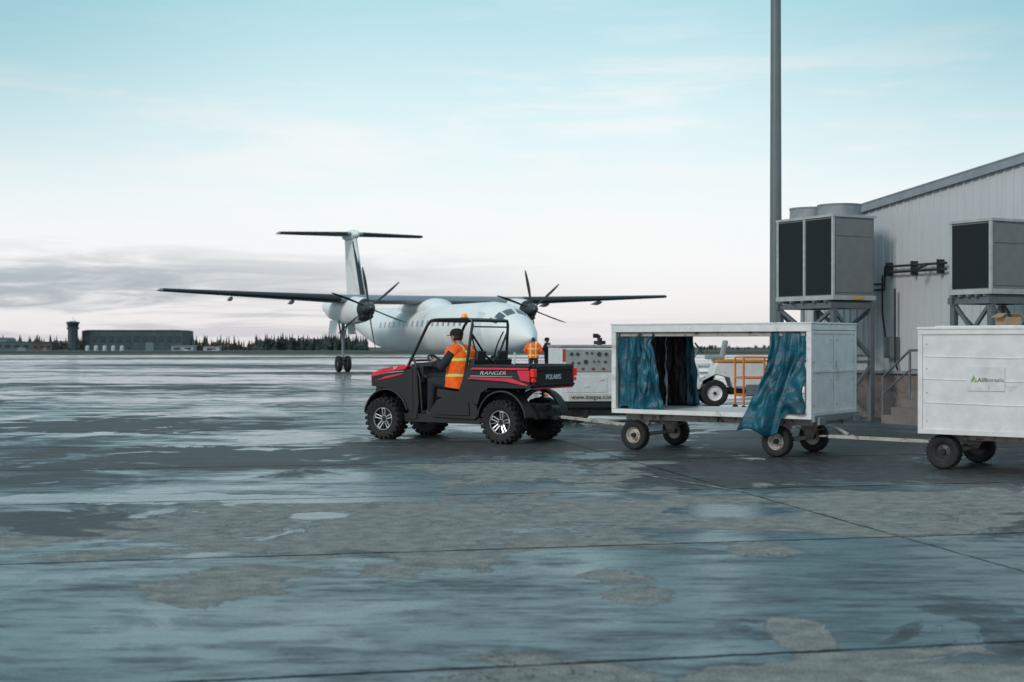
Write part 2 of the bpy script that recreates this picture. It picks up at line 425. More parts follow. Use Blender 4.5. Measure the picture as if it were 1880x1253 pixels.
def wood(name, specs, mats, label):
    bd = B(); rr = random.Random(5)
    for (x0, x1, y0, y1, n, h0, h1, con, mi) in specs:
        for i in range(n):
            px = rr.uniform(x0, x1); py = rr.uniform(y0, y1); h = rr.uniform(h0, h1); z0 = gz(py)
            if con:
                bd.tube([(px, py, z0), (px, py, z0+h*.9)], [.18, .04], 4, 2)
                L = 7
                for k in range(L):
                    zz = z0+h*(.1+.9*k/L); rr_ = h*.24*(1-k/L)*rr.uniform(.75, 1.25)
                    n_ = 7; off = rr.uniform(0, 6)
                    pts = [V((px+math.cos(off+2*math.pi*q/n_)*rr_*rr.uniform(.6, 1.2), py+math.sin(off+2*math.pi*q/n_)*rr_*rr.uniform(.6, 1.2), zz-h*.05*rr.random())) for q in range(n_)]
                    top = V((px, py, zz+h*.22))
                    bd.add(pts+[top], [(q, (q+1) % n_, n_) for q in range(n_)], mi)
            else:
                bd.tube([(px, py, z0), (px, py, z0+h*.6)], [.2, .08], 4, 2)
                for k in range(26):
                    d = V((rr.gauss(0, 1), rr.gauss(0, 1), rr.gauss(0, 1))).normalized()*rr.uniform(.3, 1)
                    c0 = V((px+d.x*h*.34, py+d.y*h*.34, z0+h*.6+d.z*h*.36)); s0 = h*.13*rr.uniform(.6, 1.3)
                    a = V((rr.gauss(0, 1), rr.gauss(0, 1), rr.gauss(0, 1))).normalized(); bb_ = a.orthogonal().normalized()
                    bd.add([c0+a*s0, c0+bb_*s0, c0-a*s0*.8, c0-bb_*s0+V((0, 0, s0*.5))], [(0, 1, 2, 3)], mi)
    o = bd.obj(name, None, mats, recalc=False)
    return tag(o, label, 'woodland', kind='stuff')
CONI = mat('conifer_green', (.04, .055, .045), .9, var=.5, vs=.08)
AUT = mat('autumn_foliage', (.12, .075, .04), .9, var=.5, vs=.05)
BARK = mat('bark', (.06, .05, .04), .9)
specs = [(-118, -70, 640, 700, 170, 4.5, 8.5, 1, 0), (-112, -74, 640, 690, 60, 4, 7, 0, 0), (-235, -112, 690, 740, 160, 2.0, 5, 0, 1), (-330, -225, 760, 800, 120, 3, 6, 0, 0),
         (-165, -112, 700, 740, 60, 3, 5.5, 1, 0), (-70, 120, 780, 860, 200, 1.5, 3.6, 0, 0), (100, 420, 780, 860, 200, 1.5, 3.8, 0, 0), (-210, -160, 690, 720, 40, 5, 9, 1, 0), (-380, -200, 1000, 1100, 160, 6, 11, 1, 0)]
wood('woodland', specs, [CONI, AUT, BARK], 'distant dark conifers and autumn scrub along the airfield edge')

# ------------------------------------------------------------------ distant airport buildings
def dwall(name, x0, x1, yy, h, dep, colr, label, cat, roofh=0, wins=0, bands=True):
    z0 = gz(yy+dep/2)-.3
    t = thing(name, label, cat, ((x0+x1)/2, yy+dep/2, z0))
    W = (x1-x0)/2; D = dep/2
    mw = mat(name+'_cladding', colr, .7, var=.15, vs=.3)
    bw = B(); bw.bb(-W, W, -D, D, 0, h)
    n = max(3, int(W*2/4))
    for i in range(n+1): bw.box((-W+2*W*i/n, -D-.05, h/2), (.25, .1, h))
    bw.obj('wall', t, mw)
    rb = B(); rf = mat(name+'_roof', tuple(c*.6 for c in colr), .7)
    if roofh: rb.prism([(-W-.3, h), (W+.3, h), (W*.9, h+roofh), (-W*.9, h+roofh)], -D-.3, D+.3)
    else: rb.bb(-W-.2, W+.2, -D-.2, D+.2, h, h+.35)
    rb.obj('roof', t, rf)
    if wins:
        wb = B(); cw_ = 2*W/wins*.55
        wb.box((0, 0, 0), (cw_, .12, h*.22)); wb.box((0, 0, h*.13), (cw_*1.06, .2, .12)); wb.box((0, 0, -h*.13), (cw_*1.06, .2, .12))
        first = wb.obj('window', t, GLASSD, loc=(-W+W/wins, -D-.1, h*.62))
        for i in range(1, wins):
            c_ = first.copy(); COL.objects.link(c_); c_.parent = t; c_.location = (-W+W/wins*(2*i+1), -D-.1, h*.62)
    db = B(); db.box((0, 0, h*.22), (min(4, W*.4), .16, h*.44)); db.box((0, -.02, h*.45), (min(4.4, W*.45), .22, .2))
    db.obj('door', t, mat(name+'_door', tuple(min(1, c*1.6+.05) for c in colr), .6), loc=(W*.35, -D-.12, 0))
    return t
dwall('hangar', -208.5, -160, 690, 10.2, 24, (.05, .085, .095), 'long dark green hangar with flat roof beside the control tower', 'hangar', .5, 12)
dwall('airport_building', -252, -226, 680, 4.6, 14, (.09, .12, .14), 'low dark airfield building with a flat roof', 'building', 0, 6)
dwall('airport_building', -226, -217, 670, 4.2, 10, (.11, .085, .075), 'small brick red airfield shed beside the hangar', 'building', .8, 3)
dwall('airport_building', -285, -256, 720, 6.2, 14, (.2, .25, .29), 'pale grey airfield building with shallow roof', 'building', 1.0, 5)
dwall('airport_building', -158, -148, 660, 2.8, 8, (.3, .33, .35), 'small pale airfield shed at the end of the hangar', 'building', .5, 2)
dwall('airport_building', -141, -134, 650, 2.4, 6, (.4, .42, .44), 'tiny white hut on the airfield edge', 'building', .4, 1)
tz = gz(690)
ct = thing('control_tower', 'dark airport control tower with glazed cab beside the hangar', 'control tower', (-211.8, 686, tz))
DK = mat('tower_concrete', (.07, .09, .10), .7)
bt = B(); bt.lathe([(0, 0), (2.6, 0), (2.4, 10.2), (3.1, 11.2), (3.1, 11.6), (0, 11.6)], ax='z', n=8); bt.obj('shaft', ct, DK)
bt = B(); bt.lathe([(0, 11.6), (2.5, 11.6), (3.1, 13.6), (0, 13.6)], ax='z', n=8); bt.obj('window', ct, GLASSD)
bt = B(); bt.lathe([(0, 13.6), (3.4, 13.6), (3.4, 14.1), (1.2, 14.6), (0, 14.6)], ax='z', n=8)
bt.tube([(0, 0, 14.6), (0, 0, 16.6)], .08, 5); bt.tube([(1, 0, 14.4), (1, 0, 15.8)], .08, 5); bt.obj('roof', ct, DK)
for i, px in enumerate([-197, -193, -189, -185, -181]):
    t = thing('storage_tank', 'small white cylindrical tank in front of the hangar', 'tank', (px, 660, gz(660)), group='tanks in front of the hangar')
    bb_ = B(); bb_.lathe([(0, 0), (1, 0), (1, 2.3), (.6, 2.8), (0, 2.9)], ax='z', n=12); bb_.obj('shell', t, mat('tank_white', (.5, .52, .53), .5))

# ------------------------------------------------------------------ aircraft
AX = thing('propeller_airplane', 'white twin propeller airplane with high wing and T tail', 'airplane', (-4.38, 75.8, 0), R(-68))
FS = [(14.1, 1.75, .03, .03), (13.95, 1.77, .22, .20), (13.6, 1.81, .44, .40), (13.1, 1.89, .67, .61), (12.5, 1.97, .87, .80), (11.9, 2.06, 1.01, .98), (11.1, 2.13, 1.13, 1.14), (10.3, 2.18, 1.22, 1.23), (9.5, 2.2, 1.27, 1.27),
      (0, 2.21, 1.28, 1.28), (-5, 2.23, 1.28, 1.27), (-8, 2.40, 1.2, 1.16), (-11, 2.72, .95, .9), (-14, 3.02, .6, .6), (-16, 3.2, .3, .36), (-17.2, 3.3, .06, .1)]
def fsec(xx):
    for i in range(len(FS)-1):
        a, b_ = FS[i], FS[i+1]
        if a[0] >= xx >= b_[0]:
            t = (a[0]-xx)/(a[0]-b_[0]); return tuple(a[k]+(b_[k]-a[k])*t for k in range(1, 4))
def fpt(xx, ang, off=0):
    zc, ry, rz = fsec(xx)
    return V((xx, (ry+off)*math.cos(ang), zc+(rz+off)*math.sin(ang)))
fb = B()
fx = [14.1, 14.03, 13.95, 13.8, 13.6, 13.35, 13.1, 12.8, 12.5, 12.2, 11.9, 11.5, 11.1, 10.7, 10.3, 9.9, 9.5, 7, 4, 0, -3, -5, -6.5, -8, -9.5, -11, -12.5, -14, -15, -16, -17.2]
fb.loft([[fpt(xx, 2*math.pi*k/36) for k in range(36)] for xx in fx])
fb.obj('fuselage', AX, AIRW, sharp=60)
CKG = mat('cockpit_glass', (.09, .13, .16), .12)
def fpatch(xa, xb, a0, a1, mt, name, off=.012, nx=4, na=4, par=AX, xs=None):
    q = B(); q.grid(lambda uu, vv: fpt(xa+(xb-xa)*uu, a0+(a1-a0)*vv+(xs or 0)*uu, off), nx, na)
    return q.obj(name, par, mt, recalc=False)
for sgn in (1, -1):
    def an(d): return R(90-sgn*d)
    fpatch(12.3, 11.75, an(4), an(30), CKG, 'cockpit_window')
    fpatch(12.25, 11.65, an(34), an(54), CKG, 'cockpit_window')
    fpatch(12.05, 11.35, an(58), an(68), CKG, 'cockpit_window')
wb = B()
zc, ry, rz = fsec(0)
wb.grid(lambda uu, vv: V((-.13+.26*uu, -(ry+.012)*math.cos(R(7)+R(14)*vv), zc+(rz+.012)*math.sin(R(7)+R(14)*vv))), 2, 3)
w0 = wb.obj('cabin_window', AX, GLASSP, recalc=False)
w0.location = (9.0, 0, 0)
for i in range(1, 18):
    c_ = w0.copy(); COL.objects.link(c_); c_.parent = AX; c_.location = (9.0-i*.82, 0, 0)
for i in range(0, 18):
    c_ = w0.copy(); COL.objects.link(c_); c_.parent = AX; c_.location = (9.0-i*.82, 0, 0); c_.scale = (1, -1, 1)
q = B(); q.grid(lambda uu, vv: fpt(10.7-.75*uu, R(180+35)-R(75)*vv, .01), 2, 8); q.obj('door', AX, mat('door_grey', (.76, .78, .79), .4), recalc=False)
def af(c, th, n=12, x0=0.0, x1=1.0):
    up = []; lo = []
    for i in range(n+1):
        t = x0+(x1-x0)*(1-math.cos(math.pi*i/n/2)) if x1 < 1 else (1-math.cos(math.pi*i/n))/2
        yt = 5*th*(.2969*math.sqrt(t)-.126*t-.3516*t*t+.2843*t**3-.1036*t**4)
        up.append((-t*c, yt*c*1.15)); lo.append((-t*c, -yt*c*.75))
    return up, lo
def wst(yy):
    a = abs(yy)
    zz = 3.74+max(0, a-4.4)*.042
    if a <= 4.6: return 1.0, 2.95, .17, zz
    t = (a-4.6)/9.6; return 1.0-.62*t, 2.95-1.6*t, .17-.04*t, zz
def wring(yy):
    le, c_, th, zz = wst(yy); up, lo = af(c_, th)
    pts = up+lo[-2:0:-1]
    return [(le+p[0], yy, zz+p[1]) for p in pts]
wy = [-14.2, -14.05, -12, -9, -6.5, -4.6, -2, 0, 2, 4.6, 6.5, 9, 12, 14.05, 14.2]
def sw(yy):
    r = wring(max(-14.05, min(14.05, yy)))
    if abs(yy) > 14.1: r = [(p[0]*.6-.2, yy, 4.14+(p[2]-4.14)*.3) for p in r]
    return r
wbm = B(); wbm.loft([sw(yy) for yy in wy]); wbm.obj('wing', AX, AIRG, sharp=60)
for sg in (1, -1):
    lb = B(); rings = []
    for yy in [5.1, 7, 9, 11, 13, 14.0]:
        le, c_, th, zz = wst(yy); up, lo = af(c_, th, 8, 0, .14)
        pts = up[::-1]+lo[1:]
        rings.append([(le+.012+p[0], sg*yy, zz+p[1]*1.05) for p in pts])
    lb.loft(rings, closed=False, cap=False); lb.obj('leading_edge_boot', AX, BOOT, recalc=False)
    for yy in (7.2, 10.4):
        le, c_, th, zz = wst(yy); f_ = B()
        f_.loft([[V((le-c_*.55-k*.32, sg*yy+.09*s1*math.cos(a), zz-.17+.12*s1*math.sin(a)-.02*k)) for a in [2*math.pi*q_/8 for q_ in range(8)]] for k, s1 in enumerate([.1, .8, 1, .8, .4, .08])])
        f_.obj('flap_fairing', AX, AIRG)
fr = B(); fr.loft([[V((xx, wy_*math.cos(a), 3.35+hh*math.sin(a))) for a in [2*math.pi*q_/20 for q_ in range(20)]] for xx, wy_, hh in [(2.8, .2, .1), (2.2, .55, .3), (1.4, .85, .5), (0, .95, .58), (-2, .9, .55), (-3.6, .7, .4), (-5, .2, .1)]])
fr.obj('wing_fairing', AX, AIRW, sharp=60)
NC = [(3.35, 3.28, .30, .32), (3.25, 3.24, .40, .46), (2.6, 3.2, .50, .62), (1.4, 3.2, .54, .7), (0, 3.2, .54, .74), (-1.5, 3.25, .54, .72), (-3.2, 3.35, .5, .58), (-4.4, 3.5, .34, .36), (-5.2, 3.62, .12, .1)]
prop0 = None; gear0 = None
def mkprop():
    p = B(); p.lathe([(0.0, .62), (.06, .6), (.16, .48), (.25, .28), (.31, .05), (.33, -.15), (0, -.15)], ax='x', n=20)
    po = p.obj('propeller', AX, mat('spinner', (.05, .055, .06), .3))
    bl = B(); rings = []
    for i in range(9):
        t = i/8; rad = .22+t*1.83; ch = [.10, .13, .18, .20, .21, .20, .17, .13, .06][i]; tw = R(62-26*t)+R(16)
        sweep = -.09*t*t
        ring = []
        for k in range(8):
            a = 2*math.pi*k/8; xx = ch/2*math.cos(a); yy = (.05-.035*t)*math.sin(a)*.8
            ring.append((xx*math.sin(tw)+yy*math.cos(tw), xx*math.cos(tw)-yy*math.sin(tw)+sweep, rad))
        rings.append(ring)
    bl.loft(rings); bo = bl.obj('blade', po, mat('blade_black', (.025, .028, .032), .4), sharp=60)
    for i in range(1, 6):
        c_ = bo.copy(); COL.objects.link(c_); c_.parent = po; c_.rotation_euler = (R(60*i), 0, 0)
    return po
for sg, rot in ((-1, -53), (1, 8)):
    nb_ = B(); nb_.loft([[V((xx, sg*4.4+ry*math.cos(a), zc+rz*math.sin(a))) for a in [2*math.pi*q_/24 for q_ in range(24)]] for xx, zc, ry, rz in NC])
    nc = nb_.obj('engine_nacelle', AX, AIRW, sharp=60)
    ib = B(); ib.loft([[V((xx, sg*4.4+ry*math.cos(a), zc+rz*math.sin(a))) for a in [2*math.pi*q_/16 for q_ in range(16)]] for xx, zc, ry, rz in [(3.34, 2.86, .26, .12), (3.3, 2.85, .31, .16), (2.6, 2.8, .34, .2), (1.5, 2.75, .3, .2)]])
    ib.obj('air_intake', nc, BOOT)
    ob = B(); ob.loft([[V((xx, sg*4.4+ry*math.cos(a), zc+rz*math.sin(a))) for a in [2*math.pi*q_/24 for q_ in range(24)]] for xx, zc, ry, rz in [(3.37, 3.28, .28, .3), (3.27, 3.24, .41, .47), (2.95, 3.22, .465, .55)]])
    ob.obj('nacelle_lip', nc, BOOT)
    if prop0 is None: prop0 = mkprop(); prop0.location = (3.55, sg*4.4, 3.28); prop0.rotation_euler = (R(rot), 0, 0)
    else: copytree(prop0, AX, (3.55, sg*4.4, 3.28), (R(rot), 0, 0))
    if gear0 is None:
        gb_ = B(); gb_.tube([(0, 0, 3.0), (0, 0, .45)], [.1, .075], 10); gb_.tube([(0, 0, 1.3), (-1.0, 0, 2.8)], .05, 8); gb_.tube([(0, 0, 1.5), (.9, 0, 2.7)], .04, 8)
        gb_.tube([(0, -.32, .42), (0, .32, .42)], .06, 8); gb_.tube([(0, .02, 1.1), (.22, .02, .75), (.02, .02, .5)], .03, 6)
        gear0 = gb_.obj('landing_gear', AX, mat('gear_metal', (.25, .27, .29), .4, metal=.4))
        gear0.location = (-1.3, sg*4.4, 0)
        tb = B(); tb.lathe([(.16, -.1), (.3, -.13), (.38, -.12), (.42, -.08), (.42, .08), (.38, .12), (.3, .13), (.16, .1)], n=24)
        tb.lathe([(0, -.06), (.17, -.06), (.17, .06), (0, .06)], n=16, mi=1)
        t0 = tb.obj('tyre', gear0, [RUB, SILV], loc=(0, .24, .42))
        c_ = t0.copy(); COL.objects.link(c_); c_.parent = gear0; c_.location = (0, -.24, .42)
        dbb = B(); dbb.box((0, 0, 0), (1.5, .04, .75)); dbb.box((0, .03, .1), (1.1, .03, .06))
        d0 = dbb.obj('gear_door', gear0, AIRW, bevel=.015, loc=(-.2, .5, 2.35), rot=(R(8), 0, 0))
        c_ = d0.copy(); COL.objects.link(c_); c_.parent = gear0; c_.location = (-.2, -.5, 2.35); c_.rotation_euler = (R(-8), 0, 0)
    else: copytree(gear0, AX, (-1.3, sg*4.4, 0))
gb_ = B(); gb_.tube([(0, 0, 1.3), (0, 0, .3)], .06, 8); gb_.tube([(0, -.2, .3), (0, .2, .3)], .04, 8)
ng_ = gb_.obj('nose_gear', AX, SILV, loc=(12.0, 0, 0))
for s_y in (-.16, .16):
    tb = B(); tb.lathe([(.1, -.07), (.26, -.08), (.3, -.05), (.3, .05), (.26, .08), (.1, .07)], n=20); tb.obj('tyre', ng_, RUB, loc=(0, s_y, .3))
def finring(zz, le, te, th):
    up, lo = af(le-te, th, 10); pts = up+lo[-2:0:-1]
    return [(le+p[0], p[1], zz) for p in pts]
m, g, b, oc = newmat('fin_paint')
x, y, z = g.xyz(oc)
wv = g.noise(oc, .9, 3, .5, 1.0)
st = g.m('ADD', z, g.m('MULTIPLY', x, .9))
sm = g.m('MULTIPLY', g.m('LESS_THAN', g.m('ABSOLUTE', g.m('SUBTRACT', g.m('ADD', st, g.m('MULTIPLY', wv, 2.0)), -6.4)), .22), g.m('LESS_THAN', z, 7.2))
g.put(b.inputs['Base Color'], g.mix(g.m('MULTIPLY', sm, .3), (.80, .83, .84), (.6, .25, .22))); b.inputs['Roughness'].default_value = .35
f_ = B(); f_.loft([finring(2.9, -10.5, -16.3, .08), finring(3.6, -11.6, -16.4, .1), finring(4.4, -12.5, -16.55, .11), finring(6.2, -13.5, -16.8, .11), finring(8.2, -14.5, -17.1, .12)])
fin = f_.obj('tail_fin', AX, m, sharp=60)
f_ = B(); f_.loft([[V((-12.0, 0, 4.0)), V((-12.6, .2, 4.2)), V((-12.6, -.2, 4.2))], [V((-12.42, 0, 4.4)), V((-12.85, .19, 4.5)), V((-12.85, -.19, 4.5))], [V((-14.42, 0, 7.9)), V((-14.8, .14, 7.9)), V((-14.8, -.14, 7.9))]])
f_.obj('leading_edge_boot', fin, BOOT)
f_ = B(); f_.sph((-15.6, 0, 8.33), (1.75, .36, .34), n=16, m=10); f_.obj('tail_bullet', fin, AIRW)
def hring(yy):
    t = abs(yy)/4.65; le = -14.4-.7*t; c_ = 2.4-1.0*t; up, lo = af(c_, .12, 10); pts = up+lo[-2:0:-1]
    return [(le+p[0], yy, 8.34+p[1]) for p in pts]
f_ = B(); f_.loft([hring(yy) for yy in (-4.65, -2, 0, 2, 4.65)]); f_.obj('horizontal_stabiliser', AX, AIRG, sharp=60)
for sg in (1, -1):
    f_ = B(); rings = []
    for yy in (.5, 2.5, 4.6):
        t = yy/4.65; le = -14.385-.7*t; c_ = 2.4-1.0*t; up, lo = af(c_, .125, 8, 0, .14); pts = up[::-1]+lo[1:]
        rings.append([(le+p[0], sg*yy, 8.34+p[1]*1.06) for p in pts])
    f_.loft(rings, closed=False, cap=False); f_.obj('leading_edge_boot', AX, BOOT, recalc=False)

# ------------------------------------------------------------------ people
def skinmesh(pts, edges, rad, root=0, lv=1):
    me = bpy.data.meshes.new('sk'); me.from_pydata([tuple(p) for p in pts], edges, [])
    o = bpy.data.objects.new('sk', me); COL.objects.link(o)
    md = o.modifiers.new('s', 'SKIN'); md.use_smooth_shade = True
    if not me.skin_vertices: 
        return None
    for i, r in enumerate(rad):
        me.skin_vertices[0].data[i].radius = (r, r) if not isinstance(r, tuple) else r
        me.skin_vertices[0].data[i].use_root = (i == root)
    sb = o.modifiers.new('d', 'SUBSURF'); sb.levels = lv; sb.render_levels = lv
    bpy.context.view_layer.update()
    ev = o.evaluated_get(bpy.context.evaluated_depsgraph_get())
    out = bpy.data.meshes.new_from_object(ev)
    vs = [v.co.copy() for v in out.vertices]; fs = [tuple(p.vertices) for p in out.polygons]
    bpy.data.objects.remove(o)
    return vs, fs
def lerp(a, b, t): return V(a)+(V(b)-V(a))*t
def ellring(c, fx_, fy_, rx, ry, n=18):
    return [V(c)+fx_*rx*math.cos(2*math.pi*k/n)+fy_*ry*math.sin(2*math.pi*k/n) for k in range(n)]
def hand(bd, wrist, d, pn, side, mi=0, curl=.9):
    d = V(d).normalized(); pn = V(pn); pn = (pn-d*pn.dot(d)).normalized(); sv = d.cross(pn)*side
    w_ = V(wrist)
    bd.loft([ellring(w_+d*l, sv, pn, rw, rt, 10) for l, rw, rt in [(-.02, .026, .02), (.02, .034, .017), (.06, .042, .016), (.088, .038, .012), (.094, .02, .006)]], mi)
    for i, (off, ln, r) in enumerate([(.031, .074, .0095), (.011, .083, .0098), (-.011, .077, .0092), (-.031, .06, .0082)]):
        p = w_+d*.075+sv*off; pts = [p-d*.02, p]; rs = [r, r]
        ang = 0
        for seg, k in enumerate((.45, .32, .23)):
            ang += curl*(.35+.25*seg)+i*.03
            dv = d*math.cos(ang)+pn*math.sin(ang); p = p+dv*ln*k; pts.append(p); rs.append(r*(.95-.12*seg))
        bd.tube(pts, rs, 8, mi)
    p = w_+d*.025+sv*.026; pts = [p, p+(d*.5+sv*.7+pn*.25)*.035, p+(d*.9+sv*.75+pn*.5)*.055, p+(d*1.3+sv*.6+pn*.75)*.062]
    bd.tube(pts, [.013, .0125, .011, .008], 8, mi)
def person(label, loc, rz, J, headfwd, vest, cap, cy, parentcat='person', jacketmat=None, bulk=.0, sleeve=.25):
    P = thing('person', label, parentcat, loc, rz)
    jm = jacketmat or NAVY
    k = J
    names = ['pelvis', 'spine', 'chest', 'neck', 'skull', 'shL', 'elL', 'wrL', 'shR', 'elR', 'wrR', 'hipL', 'knL', 'anL', 'toL', 'hipR', 'knR', 'anR', 'toR']
    rad = [.12, .115, .125, .055, .06, .06, .042, .028, .06, .042, .028, .085, .058, .04, .035, .085, .058, .04, .035]
    idx = {n: i for i, n in enumerate(names)}
    ed = [('pelvis', 'spine'), ('spine', 'chest'), ('chest', 'neck'), ('neck', 'skull'), ('chest', 'shL'), ('shL', 'elL'), ('elL', 'wrL'), ('chest', 'shR'), ('shR', 'elR'), ('elR', 'wrR'),
          ('pelvis', 'hipL'), ('hipL', 'knL'), ('knL', 'anL'), ('anL', 'toL'), ('pelvis', 'hipR'), ('hipR', 'knR'), ('knR', 'anR'), ('anR', 'toR')]
    bd = B()
    res = skinmesh([k[n] for n in names], [(idx[a], idx[b_]) for a, b_ in ed], rad, 0, 1)
    if res: bd.add(res[0], res[1], 0)
    f = V(headfwd).normalized(); up = V((0, 0, 1)); lf = up.cross(f).normalized()
    hc = V(k['skull'])+f*.012+up*.035
    def hf(d, q):
        zz = d.z
        wsc = 1.0 if zz > -.2 else 1.0-(-zz-.2)*.45
        xx = q.x; yy = q.y*wsc
        if d.x > .93 and -.35 < zz < .05: xx += .022*(1-abs(zz+.15)/.25)
        if d.x > .75 and zz < -.55: xx += .012
        if d.x > .8 and .02 < zz < .22: xx -= .006
        return f*xx+lf*yy+up*q.z
    bd.sph(hc, (.098, .076, .118), 0, 28, 20, hf)
    for s1 in (1, -1):
        bd.sph(hc+lf*s1*.077-up*.01, (.012, .008, .03), 0, 8, 6, lambda d, q: f*q.x*1.6+lf*q.y+up*q.z)
        bd.sph(hc+lf*s1*.03+f*.089+up*.008, .011, 2, 8, 6)
        bd.box(hc+lf*s1*.03+f*.095+up*.026, (.012, .03, .006), 1, Matrix((f, lf, up)).transposed())
    bd.box(hc+f*.09-up*.06, (.012, .045, .008), 3, Matrix((f, lf, up)).transposed())
    hand(bd, k['wrL'], V(k['wrL'])-V(k['elL']) if 'hdL' not in k else k['hdL'], k.get('pnL', (0, 0, -1)), k.get('sdL', 1), 0, k.get('curl', .9))
    hand(bd, k['wrR'], V(k['wrR'])-V(k['elR']) if 'hdR' not in k else k['hdR'], k.get('pnR', (0, 0, -1)), k.get('sdR', -1), 0, k.get('curl', .9))
    bd.obj('body', P, [SKIN, HAIR, GLASSD, mat('lips', (.35, .13, .11), .5)], sharp=80)
    hb_ = B(); hb_.sph(hc+up*.004-f*.008, (.104, .083, .12), 0, 20, 14, lambda d, q: f*(q.x if (d.z > .35 or d.x < .15) else q.x*.55)+lf*q.y+up*(q.z if d.z > -.5 else -.065))
    hb_.obj('hair', P, HAIR, sharp=80)
    if cap:
        cb = B(); cb.loft([ellring(hc+up*(.022+zz), f, lf, .114*s1, .094*s1, 20) for zz, s1 in [(0, 1), (.03, 1.02), (.06, .95), (.088, .75), (.106, .35)]])
        cb.loft([[hc+up*(.03-.01*abs(a))+f*.09+lf*a*.075 for a in (-1, -.5, 0, .5, 1)], [hc+up*(.025-.012*abs(a))+f*(.19-.03*a*a)+lf*a*.065 for a in (-1, -.5, 0, .5, 1)]], closed=False, cap=False)
        cb.obj('cap', P, cap, solid=.005)
    pel, ch, nk = V(k['pelvis']), V(k['chest']), V(k['neck'])
    ax = (ch-pel).normalized(); sv = (V(k['shL'])-V(k['shR'])).normalized(); fv = sv.cross(ax).normalized()
    def torso(bdd, ex, z0=-.06, top=True):
        L = (nk-pel).length
        prof = [(z0, .175, .135), (.05, .172, .135), (.16, .16, .125), (.28, .18, .135), (.38, .195, .135), (.46, .19, .12), (.50, .15, .1)]
        if top: prof += [(.535, .085, .08), (.56, .065, .065)]
        sc = L/.55
        bdd.loft([ellring(pel+(nk-pel).normalized()*(h*sc) if h > .3 else lerp(pel, k['spine'], h/.3*1.0) if h > 0 else pel+ax*h, sv, fv, a+ex, b_+ex*1.3, 24) for h, a, b_ in prof])
    jb = B(); torso(jb, .012)
    for s1 in ('L', 'R'):
        a, e, w_ = V(k['sh'+s1]), V(k['el'+s1]), V(k['wr'+s1])
        jb.tube([lerp(ch, a, .55), a, lerp(a, e, .45), lerp(a, e, .9), e+(e-(a+w_)/2)*.06, lerp(e, w_, .15), lerp(e, w_, .6), lerp(e, w_, .97)], [.078, .088, .078, .068, .066, .062, .054, .043], 12)
    jb.obj('jacket', P, jm, sharp=80)
    tb = B()
    for s1 in ('L', 'R'):
        h, n_, a = V(k['hip'+s1]), V(k['kn'+s1]), V(k['an'+s1])
        tb.tube([lerp(pel, h, .4)+V((0, 0, .05)), h, lerp(h, n_, .5), lerp(h, n_, .92), n_+(n_-(h+a)/2)*.08, lerp(n_, a, .12), lerp(n_, a, .55), lerp(n_, a, .98)], [.11, .12, .098, .08, .078, .074, .066, .06], 14)
    tb.obj('trousers', P, NAVY, sharp=80)
    for s1 in ('L', 'R'):
        bb2 = B()
        a, t_ = V(k['an'+s1]), V(k['to'+s1]); d = (t_-a); d.z = 0; d.normalize(); z0 = min(a.z, t_.z)-.075
        c0 = V((a.x, a.y, 0))
        l_ = up.cross(d)
        bb2.loft([[c0+d*xx+l_*yy*ww+V((0, 0, z0+zz*hh)) for yy, zz in [(-1, 0), (1, 0), (1, .5), (.6, 1), (-.6, 1), (-1, .5)]] for xx, ww, hh in [(-.10, .045, .10), (-.06, .052, .15), (.03, .055, .15), (.1, .055, .10), (.17, .05, .075), (.2, .03, .05)]])
        bb2.obj('boot', P, BLACKP, bevel=.008)
    if vest:
        vb = B(); torso(vb, .03+bulk, -.07, False)
        for s1 in ('L', 'R'):
            a, e = V(k['sh'+s1]), V(k['el'+s1])
            if sleeve > .2:
                vb.tube([lerp(ch, a, .5), a-up*.005, lerp(a, e, sleeve*.6), lerp(a, e, sleeve)], [.085+bulk*.5, .093+bulk*.3, .09+bulk*.3, .084+bulk*.3], 16)
            else:
                vb.tube([lerp(ch, a, .2)+up*.03, lerp(ch, a, .6)+up*.02, lerp(ch, a, .98)+up*.004, lerp(a, e, .16)], [.115, .112, .104, .095], 16)
        vb.obj('vest', P, vest, sharp=80)
    return P

